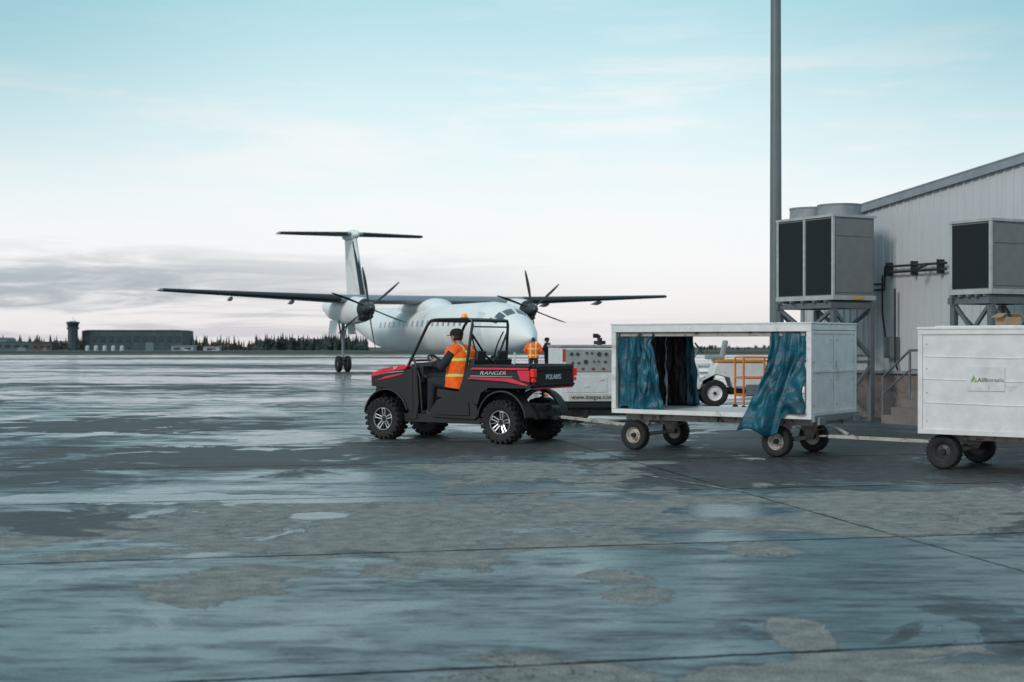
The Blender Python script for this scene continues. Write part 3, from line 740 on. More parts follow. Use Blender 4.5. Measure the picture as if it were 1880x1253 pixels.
# ------------------------------------------------------------------ utility vehicle
UL = (-.77, 23.15, 0); UR = R(150)
U = thing('utility_vehicle', 'black and red utility vehicle with open cab and cargo bed', 'utility vehicle', UL, UR)
def mkwheel():
    hubb = B(); hubb.lathe([(0, .085), (.045, .083), (.055, .07), (.055, -.06), (0, -.06)], n=16)
    wo = hubb.obj('wheel', U, BLACKM)
    t = B(); t.lathe([(.165, -.10), (.19, -.118), (.25, -.14), (.295, -.14), (.312, -.11), (.318, 0), (.312, .11), (.295, .14), (.25, .14), (.19, .118), (.165, .10)], n=44)
    for i in range(22):
        a = 2*math.pi*i/22
        for s1, o_ in ((1, 0), (-1, .5)):
            aa = a+o_*2*math.pi/22
            t.box(Matrix.Rotation(-aa, 3, 'Y') @ V((.326, s1*.066, 0)), (.038, .122, .046), 0, Matrix.Rotation(-aa, 3, 'Y') @ Matrix.Rotation(R(20*s1), 3, 'X'))
            t.box(Matrix.Rotation(-aa, 3, 'Y') @ V((.300, s1*.136, 0)), (.064, .036, .038), 0, Matrix.Rotation(-aa, 3, 'Y'))
    t.obj('tyre', wo, RUB, sharp=30)
    r = B()
    r.lathe([(.05, .045), (.14, .03), (.162, .06), (.172, .112), (.184, .118), (.184, .10), (.168, -.1), (.05, -.03)], n=40, mi=0)
    r.torus((0, .116, 0), .178, .0045, (0, 1, 0), 40, 6, 1)
    for i in range(5):
        a = 2*math.pi*i/5+.3
        for da in (-.17, .17):
            p0 = Matrix.Rotation(-(a+da*1.9), 3, 'Y') @ V((.06, .078, 0)); p1 = Matrix.Rotation(-(a+da), 3, 'Y') @ V((.168, .098, 0))
            r.beam(p0, p1, .013, .016, 1)
        pA = Matrix.Rotation(-(a-.17), 3, 'Y') @ V((.165, .1, 0)); pB = Matrix.Rotation(-(a+.17), 3, 'Y') @ V((.165, .1, 0))
        r.beam(pA, pB, .010, .014, 1)
        p0 = Matrix.Rotation(-(a+.63), 3, 'Y') @ V((.05, .07, 0)); p1 = Matrix.Rotation(-(a+.63), 3, 'Y') @ V((.172, .09, 0)); r.beam(p0, p1, .03, .014, 0)
    r.torus((0, .085, 0), .05, .005, (0, 1, 0), 24, 6, 1)
    r.obj('rim', wo, [BLACKM, SILV])
    return wo
w0 = mkwheel(); w0.location = (1.1, .625, .335)
copytree(w0, U, (-1.1, .625, .335), (0, 1.1, 0))
copytree(w0, U, (1.1, -.625, .335), (0, 0, math.pi)); copytree(w0, U, (-1.1, -.625, .335), (0, .7, math.pi))
c = B()
c.bb(-.68, .82, -.6, .6, .30, .36); c.bb(-.68, .82, .58, .64, .29, .43); c.bb(-.68, .82, -.64, -.58, .29, .43)
c.bb(-1.5, 1.3, -.26, .26, .36, .6)
for sx in (1.1, -1.1):
    for sg in (1, -1):
        c.tube([(sx+.15, .2*sg, .38), (sx, .52*sg, .30)], .022, 6); c.tube([(sx-.15, .2*sg, .38), (sx, .52*sg, .30)], .022, 6)
        c.tube([(sx+.12, .22*sg, .58), (sx, .5*sg, .42)], .018, 6); c.tube([(sx, .2*sg, .36), (sx, .55*sg, .335)], .025, 8)
c.bb(-.7, -.62, -.6, .6, .36, .8)
c.tube([(-1.48, -.4, .5), (-1.5, -.1, .52)], .075, 12)
c.obj('chassis', U, BLACKP, bevel=.01)
for sx in (1.02, -1.2):
    for sg in (1, -1):
        s_ = B(); p0, p1 = V((sx, .50*sg, .36)), V((sx-.02, .40*sg, .84))
        s_.tube([p0, p1], .018, 8)
        hx = []
        for i in range(61):
            t = i/60; a = t*2*math.pi*7; cc_ = lerp(p0, p1, .15+.75*t); hx.append(cc_+V((math.cos(a)*.042, math.sin(a)*.042, 0)))
        s_.tube(hx, .009, 5); s_.obj('shock_absorber', U, BLACKM)
h = B()
def hr(xx, zt, zb, wt, wb): return [(xx, -wb, zb), (xx, -wb, (zb+zt)/2), (xx, -wt, zt-.03), (xx, -wt+.06, zt), (xx, 0, zt+.015), (xx, wt-.06, zt), (xx, wt, zt-.03), (xx, wb, (zb+zt)/2), (xx, wb, zb)]
h.loft([hr(1.37, 1.04, .92, .34, .38), hr(1.33, 1.11, .92, .42, .48), hr(1.12, 1.17, .92, .47, .53), hr(.85, 1.21, .93, .5, .56), hr(.6, 1.24, .95, .54, .6)])
h.obj('hood', U, REDP, bevel=.01)
h = B(); h.bb(1.24, 1.40, -.46, .46, .6, .92); h.bb(1.36, 1.44, -.42, .42, .70, 1.0)
h.tube([(1.30, -.4, .52), (1.46, -.38, .55), (1.50, -.34, .78), (1.45, -.34, .98)], .028, 8); h.tube([(1.30, .4, .52), (1.46, .38, .55), (1.50, .34, .78), (1.45, .34, .98)], .028, 8)
h.tube([(1.46, -.36, .56), (1.46, .36, .56)], .028, 8); h.tube([(1.50, -.34, .78), (1.50, .34, .78)], .028, 8); h.bb(1.32, 1.42, -.4, .4, .46, .6)
h.obj('bumper', U, BLACKP, bevel=.01)
SLV = mat('silver_decal', (.5, .5, .52), .4)
for sg in (1, -1):
    l = B(); l.box((1.40, sg*.44, .96), (.08, .16, .07), rot=(0, R(-10), sg*R(-18))); l.obj('headlight', U, mat('headlight_lens', (.7, .75, .78), .15), bevel=.012)
    f_ = B(); rings = []
    for i in range(13):
        a = R(8+i*13); rr_ = .415
        cx_, cz_ = 1.08+rr_*math.cos(a), .36+rr_*1.06*math.sin(a)
        ox, oz = math.cos(a)*.028, math.sin(a)*.028
        rings.append([(cx_, sg*.44, cz_), (cx_, sg*.70, cz_), (cx_+ox, sg*.695, cz_+oz), (cx_+ox, sg*.44, cz_+oz)])
    f_.loft(rings)
    f_.prism([(1.38, .86), (1.1, .83), (.82, .72), (.7, .55), (.62, .45), (.56, .45), (.58, 1.14), (.74, 1.14), (1.26, 1.05), (1.38, 1.0)], sg*.56, sg*.67)
    f_.prism([(.66, .95), (.66, .34), (.5, .34), (.46, .6), (.5, 1.17), (.6, 1.22)], sg*.58, sg*.66)
    f_.obj('fender', U, BLACKP, bevel=.008)
    f_ = B(); f_.prism([(1.38, 1.0), (1.36, 1.07), (1.14, 1.15), (.72, 1.21), (.66, 1.19), (.7, 1.14), (1.0, 1.10), (1.22, 1.04)], sg*.54, sg*.69)
    f_.prism([(1.30, .94), (1.08, 1.025), (.8, 1.07), (.72, 1.065), (.9, 1.02)], sg*.6, sg*.685)
    f_.obj('fender_panel', U, REDP, bevel=.006)
    f_ = B(); f_.prism([(1.32, 1.015), (1.05, 1.075), (.74, 1.105), (.74, 1.115), (1.05, 1.09), (1.32, 1.03)], sg*.672, sg*.676); f_.obj('silver_stripe', U, SLV)
    f_ = B(); f_.prism([(-.54, 1.052), (-1.3, 1.045), (-1.3, 1.036), (-.54, 1.040)], sg*.70, sg*.706)
    f_.obj('silver_stripe', U, SLV)
text('XP', .065, U, WHITEL, (.90, .6935, 1.158), (-1, 0, .2), (.2, 0, 1), off=.0005, shear=.3)
d = B(); d.bb(.42, .62, -.58, .58, .92, 1.2); d.prism([(.36, 1.0), (.5, 1.18), (.62, 1.25), (.62, .95)], -.56, .56); d.bb(.5, .64, -.56, .56, .4, .95)
d.obj('dashboard', U, BLACKP, bevel=.02)
sw_ = B(); ax_ = V((-.75, 0, .66)).normalized(); sc = V((.32, .35, 1.24)); sw_.torus(sc, .17, .018, ax_, 32, 8)
u1 = V((0, 1, 0)); u2 = ax_.cross(u1)
for a in (0, 120, 240):
    sw_.beam(sc-ax_*.02, sc+(u1*math.cos(R(a-90))+u2*math.sin(R(a-90)))*.165, .03, .012)
sw_.tube([sc-ax_*.02, sc-ax_*.25], .022, 8); sw_.sph(sc, .035, 0, 10, 6); sw_.obj('steering_wheel', U, BLACKM)
SV = mat('seat_vinyl', (.02, .021, .024), .5, bump=.2)
for sg in (.35, -.35):
    s_ = B()
    s_.box((-.12, sg, .74), (.52, .52, .13), rot=(0, R(-6), 0)); s_.box((-.45, sg, 1.04), (.1, .48, .54), rot=(0, R(-12), 0)); s_.box((-.51, sg, 1.37), (.07, .24, .13), rot=(0, R(-8), 0))
    s_.tube([(-.49, sg-.07, 1.26), (-.5, sg-.07, 1.34)], .012, 6); s_.tube([(-.49, sg+.07, 1.26), (-.5, sg+.07, 1.34)], .012, 6)
    s_.obj('seat', U, SV, bevel=.03)
s_ = B(); s_.bb(-.64, .16, -.58, .58, .36, .66)
for sg in (1, -1):
    s_.prism([(.2, .38), (.24, .48), (.1, .66), (-.1, .74), (-.3, .8), (-.46, 1.18), (-.64, 1.18), (-.7, .95), (-.62, .7), (-.68, .42), (-.6, .36)], sg*.58, sg*.68)
    s_.prism([(.1, .42), (.08, .52), (-.1, .6), (-.5, .64), (-.52, .42)], sg*.66, sg*.70)
s_.obj('side_panel', U, BLACKP, bevel=.01)
k_ = B(); rr_ = .024
for sg in (1, -1):
    k_.tube([(.74, sg*.6, 1.12), (.64, sg*.6, 1.3), (.36, sg*.56, 1.84), (.29, sg*.55, 1.92), (.2, sg*.55, 1.935), (-.4, sg*.55, 1.94), (-.48, sg*.55, 1.92), (-.49, sg*.555, 1.86), (-.42, sg*.62, 1.2), (-.36, sg*.63, .9), (-.36, sg*.63, .5)], rr_, 10)
    k_.tube([(-.47, sg*.56, 1.72), (-.52, sg*.2, 1.36), (-.52, 0, 1.26)], .018, 8)
    k_.tube([(.60, sg*.6, 1.32), (.45, sg*.64, 1.0), (.4, sg*.64, .42)], .018, 8)
k_.tube([(.28, -.55, 1.92), (.28, .55, 1.92)], .024, 8); k_.tube([(-.48, -.55, 1.92), (-.48, .55, 1.92)], .026, 8); k_.tube([(-.1, -.55, 1.935), (-.1, .55, 1.935)], .018, 8)
k_.tube([(-.46, -.6, 1.27), (-.46, .6, 1.27)], .02, 8); k_.tube([(-.49, -.56, 1.82), (-.49, .56, 1.82)], .012, 8); k_.tube([(.62, -.6, 1.28), (.62, .6, 1.28)], .018, 8)
k_.beam((-.02, 0, 1.95), (-.35, 0, 1.95), .5, .02)
k_.obj('roll_cage', U, BLACKM)
for sg in (1, -1):
    bl_ = B(); bl_.grid(lambda uu, vv: V((-.44-.02*uu+.05*math.sin(uu*3), sg*(.5-.34*uu)+.022*(vv*2-1), 1.75-.55*uu)), 10, 1); bl_.obj('seat_belt', U, BLACKP, solid=.004)
be = B(); be.lathe([(0, 0), (.06, 0), (.06, .02), (0, .02)], ax='z', n=20, mi=1); be.lathe([(0, .02), (.052, .02), (.05, .05), (.035, .075), (0, .08)], ax='z', n=20)
be.obj('beacon_light', U, [mat('amber_lens', (.9, .25, .01), .2, emis=.5), BLACKP], loc=(-.12, .2, 1.955))
c = B()
c.bb(-1.58, -.66, -.66, .66, .86, .9); c.bb(-.7, -.62, -.68, .68, .86, 1.2)
for sg in (1, -1):
    c.prism([(-.62, .86), (-1.6, .86), (-1.62, 1.2), (-.6, 1.2)], sg*.64, sg*.70)
    c.bb(-1.62, -.58, sg*.62, sg*.735, 1.185, 1.225)
    rings = []
    for i in range(13):
        a = R(6+i*14); q_ = .415; cx_, cz_ = -1.1+q_*math.cos(a), .36+q_*1.06*math.sin(a); ox, oz = math.cos(a)*.03, math.sin(a)*.03
        rings.append([(cx_, sg*.44, cz_), (cx_, sg*.71, cz_), (cx_+ox, sg*.705, cz_+oz), (cx_+ox, sg*.44, cz_+oz)])
    c.loft(rings)
    c.prism([(-.68, .6), (-.74, .78), (-.88, .86), (-1.5, .86), (-1.62, .86), (-1.66, .92), (-.62, .95), (-.6, .6)], sg*.66, sg*.715)
c.obj('cargo_bed', U, BLACKP, bevel=.008)
for sg in (1, -1):
    p = B(); p.prism([(-.56, 1.145), (-.6, 1.18), (-1.6, 1.18), (-1.6, 1.15), (-1.2, 1.145)], sg*.7, sg*.742)
    p.prism([(-.5, 1.0), (-.55, 1.025), (-1.3, 1.015), (-1.4, .98), (-1.58, .92), (-1.6, .9), (-1.45, .92), (-1.2, .965)], sg*.7, sg*.742)
    p.prism([(-1.4, 1.14), (-1.46, .985), (-1.62, .96), (-1.62, 1.14)], sg*.7, sg*.738)
    p.obj('bed_side_panel', U, REDP, bevel=.005)
text('RANGER', .082, U, WHITEL, (-.95, .708, 1.092), (-1, 0, 0), (0, 0, 1), off=-.0012, shear=.3, sx=1.5, ext=.004)
t_ = B(); t_.bb(-1.66, -1.61, -.66, .66, .88, 1.2); t_.bb(-1.68, -1.65, -.6, .6, 1.13, 1.21); t_.bb(-1.675, -1.65, -.5, .5, .90, .93)
tg = t_.obj('tailgate', U, BLACKP, bevel=.01)
text('POLARIS', .105, tg, WHITEL, (-1.668, .05, 1.03), (0, -1, 0), (0, 0, 1), off=.002, sx=1.25, ext=.004)
for sg in (1, -1):
    l = B(); l.box((-1.655, sg*.67, 1.1), (.06, .11, .13)); l.box((-1.655, sg*.67, .99), (.05, .09, .06)); l.obj('tail_light', U, REDL, bevel=.012)
p = B(); p.bb(-1.665, -1.61, -.6, .6, .85, .872); p.obj('tailgate_trim', U, REDP)
hb_ = B(); hb_.bb(-1.72, -1.4, -.03, .03, .36, .42); hb_.lathe([(0, 0), (.02, 0), (.02, .05), (.03, .08), (0, .1)], (-1.69, 0, .42), 'z', 12); hb_.bb(-1.6, -1.5, -.3, .3, .38, .5); hb_.obj('tow_hitch', U, BLACKM)

cy = .37
J = dict(pelvis=(-.14, cy, .92), spine=(-.19, cy, 1.14), chest=(-.20, cy, 1.37), neck=(-.15, cy, 1.52), skull=(-.09, cy, 1.63),
    shL=(-.17, cy+.22, 1.44), elL=(.0, cy+.32, 1.18), wrL=(.17, cy+.18, 1.27), shR=(-.17, cy-.22, 1.44), elR=(.0, cy-.28, 1.20), wrR=(.18, cy-.19, 1.29),
    hipL=(-.08, cy+.1, .90), knL=(.28, cy+.16, .94), anL=(.32, cy+.15, .45), toL=(.46, cy+.17, .44), hipR=(-.08, cy-.1, .90), knR=(.30, cy-.12, .93), anR=(.42, cy-.1, .45), toR=(.55, cy-.1, .44),
    hdL=(.8, -.3, .35), hdR=(.8, .3, .35), pnL=(.3, -.2, -.8), pnR=(.3, .2, -.8), curl=1.3)
person('seated driver in orange vest and dark cap, hands on steering wheel', UL, UR, J, (1, -.15, -.02), make_vest(cy, 1.05, 1.3), mat('cap_cloth', (.012, .012, .014), .85), cy, bulk=.06, sleeve=.1)
def standing(label, loc, rz, vest, jm, akimbo=True, cap=None, bulk=0):
    J = dict(pelvis=(0, 0, .95), spine=(0, 0, 1.17), chest=(0, 0, 1.36), neck=(0, 0, 1.52), skull=(.015, 0, 1.62),
        shL=(0, .2, 1.46), shR=(0, -.2, 1.46), hipL=(0, .1, .92), hipR=(0, -.1, .92), knL=(.03, .13, .5), knR=(.0, -.13, .5), anL=(-.02, .15, .09), anR=(-.03, -.14, .09), toL=(.14, .18, .07), toR=(.13, -.17, .07))
    if akimbo: J.update(elL=(-.02, .36, 1.2), wrL=(.12, .2, 1.05), elR=(-.02, -.36, 1.2), wrR=(.12, -.2, 1.05), hdL=(.3, -.5, -.4), hdR=(.3, .5, -.4))
    else: J.update(elL=(.05, .25, 1.2), wrL=(.3, .12, 1.3), elR=(.05, -.25, 1.2), wrR=(.3, -.12, 1.3), hdL=(.7, -.3, .3), hdR=(.7, .3, .3))
    return person(label, loc, rz, J, (1, 0, 0), vest, cap, 0, jacketmat=jm, bulk=bulk, sleeve=.6)
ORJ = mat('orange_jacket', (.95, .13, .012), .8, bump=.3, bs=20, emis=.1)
standing('ground worker in orange high visibility jacket standing beside the airplane', (.93, 62.0, 0), R(85), make_vest(0, 1.0, 1.28), ORJ, True, None, .04)
standing('person in dark clothes standing with hands raised to chest', (1.66, 66.5, 0), R(200), None, NAVY, False, mat('dark_cap', (.02, .02, .02), .8))

# ------------------------------------------------------------------ carts
def cartwheel(par, loc, r=.215, rimmat=WPAINT, flip=False, name='wheel'):
    h_ = B(); h_.lathe([(0, .07), (.035, .07), (.04, .03), (.04, -.05), (0, -.05)], n=12)
    wo = h_.obj(name, par, BLACKM, loc=loc, rot=(0, 0, math.pi if flip else 0))
    t = B(); k = r/.215
    t.lathe([(.115*k, -.06), (.15*k, -.075), (.195*k, -.07), (.212*k, -.045), (.215*k, 0), (.212*k, .045), (.195*k, .07), (.15*k, .075), (.115*k, .06)], n=36)
    for i in range(30):
        a = 2*math.pi*i/30; t.box(Matrix.Rotation(-a, 3, 'Y') @ V((.2135*k, 0, 0)), (.006, .12, .014), 0, Matrix.Rotation(-a, 3, 'Y'))
    t.obj('tyre', wo, RUB)
    rb = B(); rb.lathe([(.04, .035), (.07, .03), (.09*k, .02), (.105*k, .05), (.118*k, .063), (.118*k, -.05), (.04, -.03)], n=32)
    for i in range(5):
        a = 2*math.pi*i/5; rb.sph((math.cos(a)*.062, .036, math.sin(a)*.062), .008, 1, 6, 4)
    rb.obj('rim', wo, [rimmat, BLACKM])
    return wo
C1 = thing('baggage_cart', 'open white baggage cart with tied back blue curtains', 'baggage cart', (3.19, 20.6, 0), R(144))
RIMC = mat('cream_rim', (.5, .45, .4), .5, dirt=(.15, .1, .08), dirtamt=.5, ds=12)
w0 = cartwheel(C1, (1.27, .6, .215), rimmat=RIMC)
copytree(w0, C1, (-1.0, .6, .215), (0, .5, 0)); copytree(w0, C1, (1.27, -.6, .215), (0, 0, math.pi)); copytree(w0, C1, (-1.0, -.6, .215), (0, 0, math.pi))
HL, HW = 1.575, .775
c = B(); c.bb(-HL, HL, -HW, HW, .535, .60)
c.obj('deck', C1, WPAINT, bevel=.008)
c = B()
for sg in (1, -1): c.bb(-HL+.05, HL-.05, sg*.42-.03, sg*.42+.03, .43, .535)
for xx in (-1.45, -1.0, 0, .95, 1.27): c.bb(xx-.03, xx+.03, -.5, .5, .44, .53)
for xx in (-1.0, 1.27):
    c.tube([(xx, -.6, .215), (xx, .6, .215)], .03, 10)
    for sg in (1, -1): c.prism([(xx-.16, .44), (xx+.16, .44), (xx+.05, .2), (xx-.05, .2)], sg*.44-.01, sg*.44+.01); c.prism([(xx-.25, .36), (xx, .27), (xx+.25, .36), (xx, .31)], sg*.5-.03, sg*.5+.03)
c.lathe([(0, .43), (.3, .43), (.3, .39), (0, .39)], (1.27, 0, 0), 'z', 24)
c.tube([(-HL+.02, 0, .4), (-HL-.2, 0, .3)], .03, 8); c.torus((-HL-.22, 0, .29), .05, .014, (0, 0, 1), 16, 6)
c.obj('chassis', C1, RUST, bevel=.005)
c = B(); zt = 1.82
for xx in (HL, -HL):
    s1 = 1 if xx > 0 else -1
    for sg in (1, -1): c.bb(xx-s1*.075, xx, sg*(HW-.06), sg*HW, .60, zt-.1)
for sg in (1, -1):
    c.bb(-HL, HL, sg*(HW-.05), sg*(HW+.004), zt-.1, zt)
for s1 in (1, -1): c.bb(s1*HL, s1*(HL-.05), -HW+.06, HW-.06, zt-.08, zt-.002)
c.obj('frame', C1, WPAINT, bevel=.006)
for sg in (1, -1):
    c = B(); c.bb(-HL+.08, HL-.08, sg*(HW-.09), sg*(HW-.056), zt-.16, zt-.05); c.obj('curtain_rail', C1, RUST)
c = B(); c.bb(-HL-.01, HL+.01, -HW-.01, HW+.01, zt+.002, zt+.025); c.obj('roof', C1, WPAINT, bevel=.006)
for s1, nm in ((-1, 'end_panel'), (1, 'end_panel')):
    c = B(); X_ = s1*(HL-.03)
    c.bb(X_-.012, X_+.012, -HW+.065, HW-.065, .60, zt-.085)
    xo = X_+s1*.018
    for zz in (.62, 1.18, zt-.11): c.bb(xo-.012, xo-s1*.002, -HW+.065, HW-.065, zz-.018, zz+.018)
    c.bb(xo-.01, xo-s1*.003, -.012, .012, .645, 1.155); c.bb(xo-.01, xo-s1*.003, -.012, .012, 1.205, zt-.135)
    for zz in (.72, 1.05, 1.3, 1.6):
        for yy in (-.66, .66, -.1, .1): c.sph((xo-s1*.002, yy, zz), .009, 1, 6, 4)
    c.obj(nm, C1, [WPAINT, RUST], bevel=.003)
c = B(); c.bb(-HL-.05, -HL-.002, -HW, HW, .50, .59); c.bb(-HL-.09, -HL-.05, -.7, -.5, .46, .56); c.bb(-HL-.09, -HL-.05, .5, .7, .46, .56); c.obj('rear_bumper', C1, STEEL, bevel=.006)
from mathutils import noise as mn
def crump(uu, vv, s, amp): return amp*mn.noise(V((uu*s, vv*s*.5, s)))+amp*.5*mn.noise(V((uu*s*2.3, vv*s*1.6, s+5)))
def fold(uu, vv, n, amp): return amp*(.6*math.sin(uu*n*2*math.pi+math.sin(vv*3)*1.4+n)+.3*math.sin(uu*n*5.1+vv*5+1))+crump(uu, vv, n*2.2, amp*1.8)
c = B(); c.grid(lambda uu, vv: V((HL-.1-.36*uu-.05*math.sin(vv*5)*uu+crump(uu, vv, 3, .04), .70+fold(uu, vv, 1.6, .03), 1.70-(1.09-.03*math.sin(uu*7))*vv)), 44, 34)
c.obj('curtain', C1, TARP, solid=.006)
c = B(); c.grid(lambda uu, vv: V((1.13-(.09+.30*(.3+.7*abs(vv-.12)**.7))*uu*1.1+.10*math.sin(math.pi*min(1, vv*1.4))*(.2-uu*.2)+crump(uu, vv, 4, .05), .69+fold(uu, vv, 2.0, .045)+.04*vv, 1.70-(1.10+.02*math.sin(uu*9))*vv)), 48, 36)
c.obj('curtain', C1, TARP, solid=.006)
c = B(); c.grid(lambda uu, vv: V((HL-.09-(.42+.12*vv)*uu, -.70+fold(uu, vv, 2.4, .035), 1.70-1.1*vv)), 48, 24)
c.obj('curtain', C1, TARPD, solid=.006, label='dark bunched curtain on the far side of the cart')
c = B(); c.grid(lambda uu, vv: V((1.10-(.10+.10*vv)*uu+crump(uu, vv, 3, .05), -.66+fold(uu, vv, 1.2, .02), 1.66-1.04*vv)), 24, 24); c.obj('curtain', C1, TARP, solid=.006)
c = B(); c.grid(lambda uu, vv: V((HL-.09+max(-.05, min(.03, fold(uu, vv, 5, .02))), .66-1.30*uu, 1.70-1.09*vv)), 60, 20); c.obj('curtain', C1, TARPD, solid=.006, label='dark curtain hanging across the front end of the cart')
def cc(uu, vv):
    tx = -.98-.5*uu
    bx = (-.58-.60*min(1, uu*1.2)) if uu < .8 else -1.156-.32*((uu-.8)/.2)
    s1 = vv*vv*(3-2*vv)
    pull = math.sin(math.pi*min(1, vv))*0.14*(1-uu)
    xx = tx+(bx-tx)*s1-pull*.6+crump(uu, vv, 3, .06)*vv
    out = (.22*(1-uu)**.5)*s1
    zb = .36-.05*uu+.04*math.sin(uu*9) if uu < .72 else .33+.28*min(1, (uu-.72)/.12)
    return V((xx, .735+out+max(-.03, fold(uu, vv, 1.8, .045+.04*vv)), 1.71+(zb-1.71)*vv))
c = B(); c.grid(cc, 70, 50); c.obj('curtain', C1, TARP, solid=.006, label='blue curtain blown outward and hanging over the deck edge')
def towbar(par, x0, x1, z0, z1, mt):
    c = B(); c.tube([(x0, .16, z0), (x0+.45, .02, z0-.02)], .022, 8); c.tube([(x0, -.16, z0), (x0+.45, -.02, z0-.02)], .022, 8)
    c.beam((x0+.3, 0, z0-.01), (x1-.08, 0, z1), .055, .045); c.torus((x1, 0, z1), .045, .014, (0, 0, 1), 18, 6); c.box((x0+.02, 0, z0), (.05, .42, .05))
    return c.obj('tow_bar', par, mt, bevel=.004)
TOWP = mat('dirty_tow_bar_paint', (.45, .43, .41), .6, dirt=(.14, .09, .07), dirtamt=.5, ds=6)
towbar(C1, 1.5, 3.06, .33, .40, TOWP)

C2 = thing('baggage_cart', 'closed dented white box baggage cart with logo sign', 'baggage cart', (6.75, 17.36, 0), R(142))
RIMD = mat('dark_rim', (.05, .05, .052), .5)
w0 = cartwheel(C2, (1.28, .6, .215), rimmat=RIMD)
copytree(w0, C2, (-1.1, .6, .215), (0, .5, 0)); copytree(w0, C2, (1.28, -.6, .215), (0, 0, math.pi)); copytree(w0, C2, (-1.1, -.6, .215), (0, 0, math.pi))
c = B(); c.bb(-1.53, 1.53, -.76, .76, .45, 1.72); c.obj('box_body', C2, WPAINT2, bevel=.01)
c = B()
for sg in (1, -1):
    y0_ = sg*.761; y1_ = sg*.775
    for zz in (.47, 1.70): c.bb(-1.55, 1.55, y0_, y1_+sg*.006, zz-.03, zz+.03)
    for xx in (-1.52, 1.52): c.bb(xx-.03, xx+.03, y0_, y1_+sg*.003, .5, 1.67)
    for zz in (.83, 1.40, 1.12): c.tube([(-1.48, y0_, zz), (-.5, y0_, zz-.006), (.4, y0_, zz-.018), (1.48, y0_, zz)], .009, 6)
    c.bb(-.012, .012, y0_, y1_-sg*.004, .5, 1.67)
    for xx in (1.44, .06, -.06, -1.44):
        for zz in (.6, .95, 1.25, 1.55): c.sph((xx, y1_-sg*.008, zz), .009, 1, 6, 4)
c.obj('side_frame', C2, [WPAINT2, RUST], bevel=.004)
c = B(); c.bb(-1.56, 1.56, -.79, .79, 1.732, 1.765); c.bb(-1.4, 1.4, -.6, .6, 1.765, 1.78); c.obj('roof', C2, WPAINT, bevel=.008)
c = B()
for sg in (1, -1): c.bb(-1.5, 1.5, sg*.42-.03, sg*.42+.03, .36, .449)
for xx in (-1.1, 1.28):
    c.tube([(xx, -.58, .215), (xx, .58, .215)], .03, 10)
    for sg in (1, -1): c.prism([(xx-.16, .38), (xx+.16, .38), (xx+.05, .2), (xx-.05, .2)], sg*.44-.01, sg*.44+.01); c.prism([(xx-.25, .34), (xx, .25), (xx+.25, .34), (xx, .29)], sg*.5-.03, sg*.5+.03)
c.lathe([(0, .38), (.28, .38), (.28, .34), (0, .34)], (1.28, 0, 0), 'z', 24); c.bb(1.1, 1.2, -.5, .5, .3, .37)
c.obj('chassis', C2, RUST)
towbar(C2, 1.46, 3.2, .3, .3, TOWP)
sg_ = B(); sg_.box((.70, .771, 1.13), (.46, .006, .29)); SG = sg_.obj('logo_sign', C2, mat('sign_white', (.70, .68, .70), .4))
GRN = mat('logo_green', (.20, .36, .07), .5); DKG = mat('logo_dark', (.07, .09, .08), .5)
c = B(); c.prism([(.885, 1.09), (.845, 1.175), (.825, 1.135), (.865, 1.09)], .7745, .778); c.prism([(.84, 1.09), (.82, 1.125), (.795, 1.09)], .7745, .778); c.obj('logo', SG, GRN)
text('AIR', .074, SG, DKG, (.742, .7755, 1.115), (-1, 0, 0), (0, 0, 1), off=.001, ext=.001)
text('borealis', .068, SG, DKG, (.585, .7755, 1.118), (-1, 0, 0), (0, 0, 1), off=0, ext=.001)
text('1', .05, SG, DKG, (.66, .7755, 1.02), (-1, 0, 0), (0, 0, 1), ext=.001)
CB = thing('cardboard_box', 'brown cardboard box lying on the white cart roof', 'box', (6.25, 17.9, 1.782), R(25))
c = B(); c.bb(-.12, .12, -.09, .09, 0, .11); c.box((-.16, 0, .13), (.12, .17, .006), rot=(0, R(-25), 0)); c.box((.15, 0, .13), (.1, .17, .006), rot=(0, R(35), 0)); c.obj('carton', CB, mat('cardboard', (.36, .23, .14), .8))

# ------------------------------------------------------------------ ground power unit
GP = thing('ground_power_unit', 'off white ground power unit with gauge panel and black skirt', 'ground power unit', (.95, 27.5, 0), R(7))
PX, PY = 2.3, 1.7
RDD = mat('faded_red', (.5, .07, .05), .45, dirt=(.2, .1, .08), dirtamt=.4)
c = B(); c.bb(0, PX, 0, PY, .42, 1.47); c.obj('housing', GP, WPAINT, bevel=.02)
c = B(); c.bb(-.02, PX+.02, -.02, PY+.02, 1.472, 1.52); c.obj('top_cover', GP, mat('cover_grey', (.35, .34, .34), .5), bevel=.012)
c = B(); c.bb(.04, PX-.04, .05, PY-.05, .14, .42); c.bb(.0, PX, -.03, .05, .3, .4); c.obj('skirt', GP, BLACKP, bevel=.01)
c = B(); c.bb(.1, .98, -.02, -.002, 1.0, 1.43); cpn = c.obj('control_panel', GP, mat('panel_grey', (.36, .35, .34), .5), bevel=.004)
gs = [(.2, 1.34, .036), (.32, 1.34, .036), (.5, 1.36, .026), (.6, 1.36, .026), (.74, 1.34, .046), (.88, 1.34, .036), (.22, 1.17, .026), (.34, 1.17, .026), (.48, 1.19, .046), (.64, 1.2, .02), (.73, 1.2, .02), (.86, 1.19, .03)]
GA = mat('gauge_face', (.05, .05, .052), .4)
for (gx, gz_, gr) in gs:
    q = B(); q.lathe([(0, -.006), (gr*.85, -.006), (gr, 0), (gr, .006), (0, .006)], n=18); q.torus((0, -.006, 0), gr*.95, .003, (0, 1, 0), 18, 5, 1)
    q.obj('gauge', cpn, [GA, STEEL], loc=(gx, -.028, gz_))
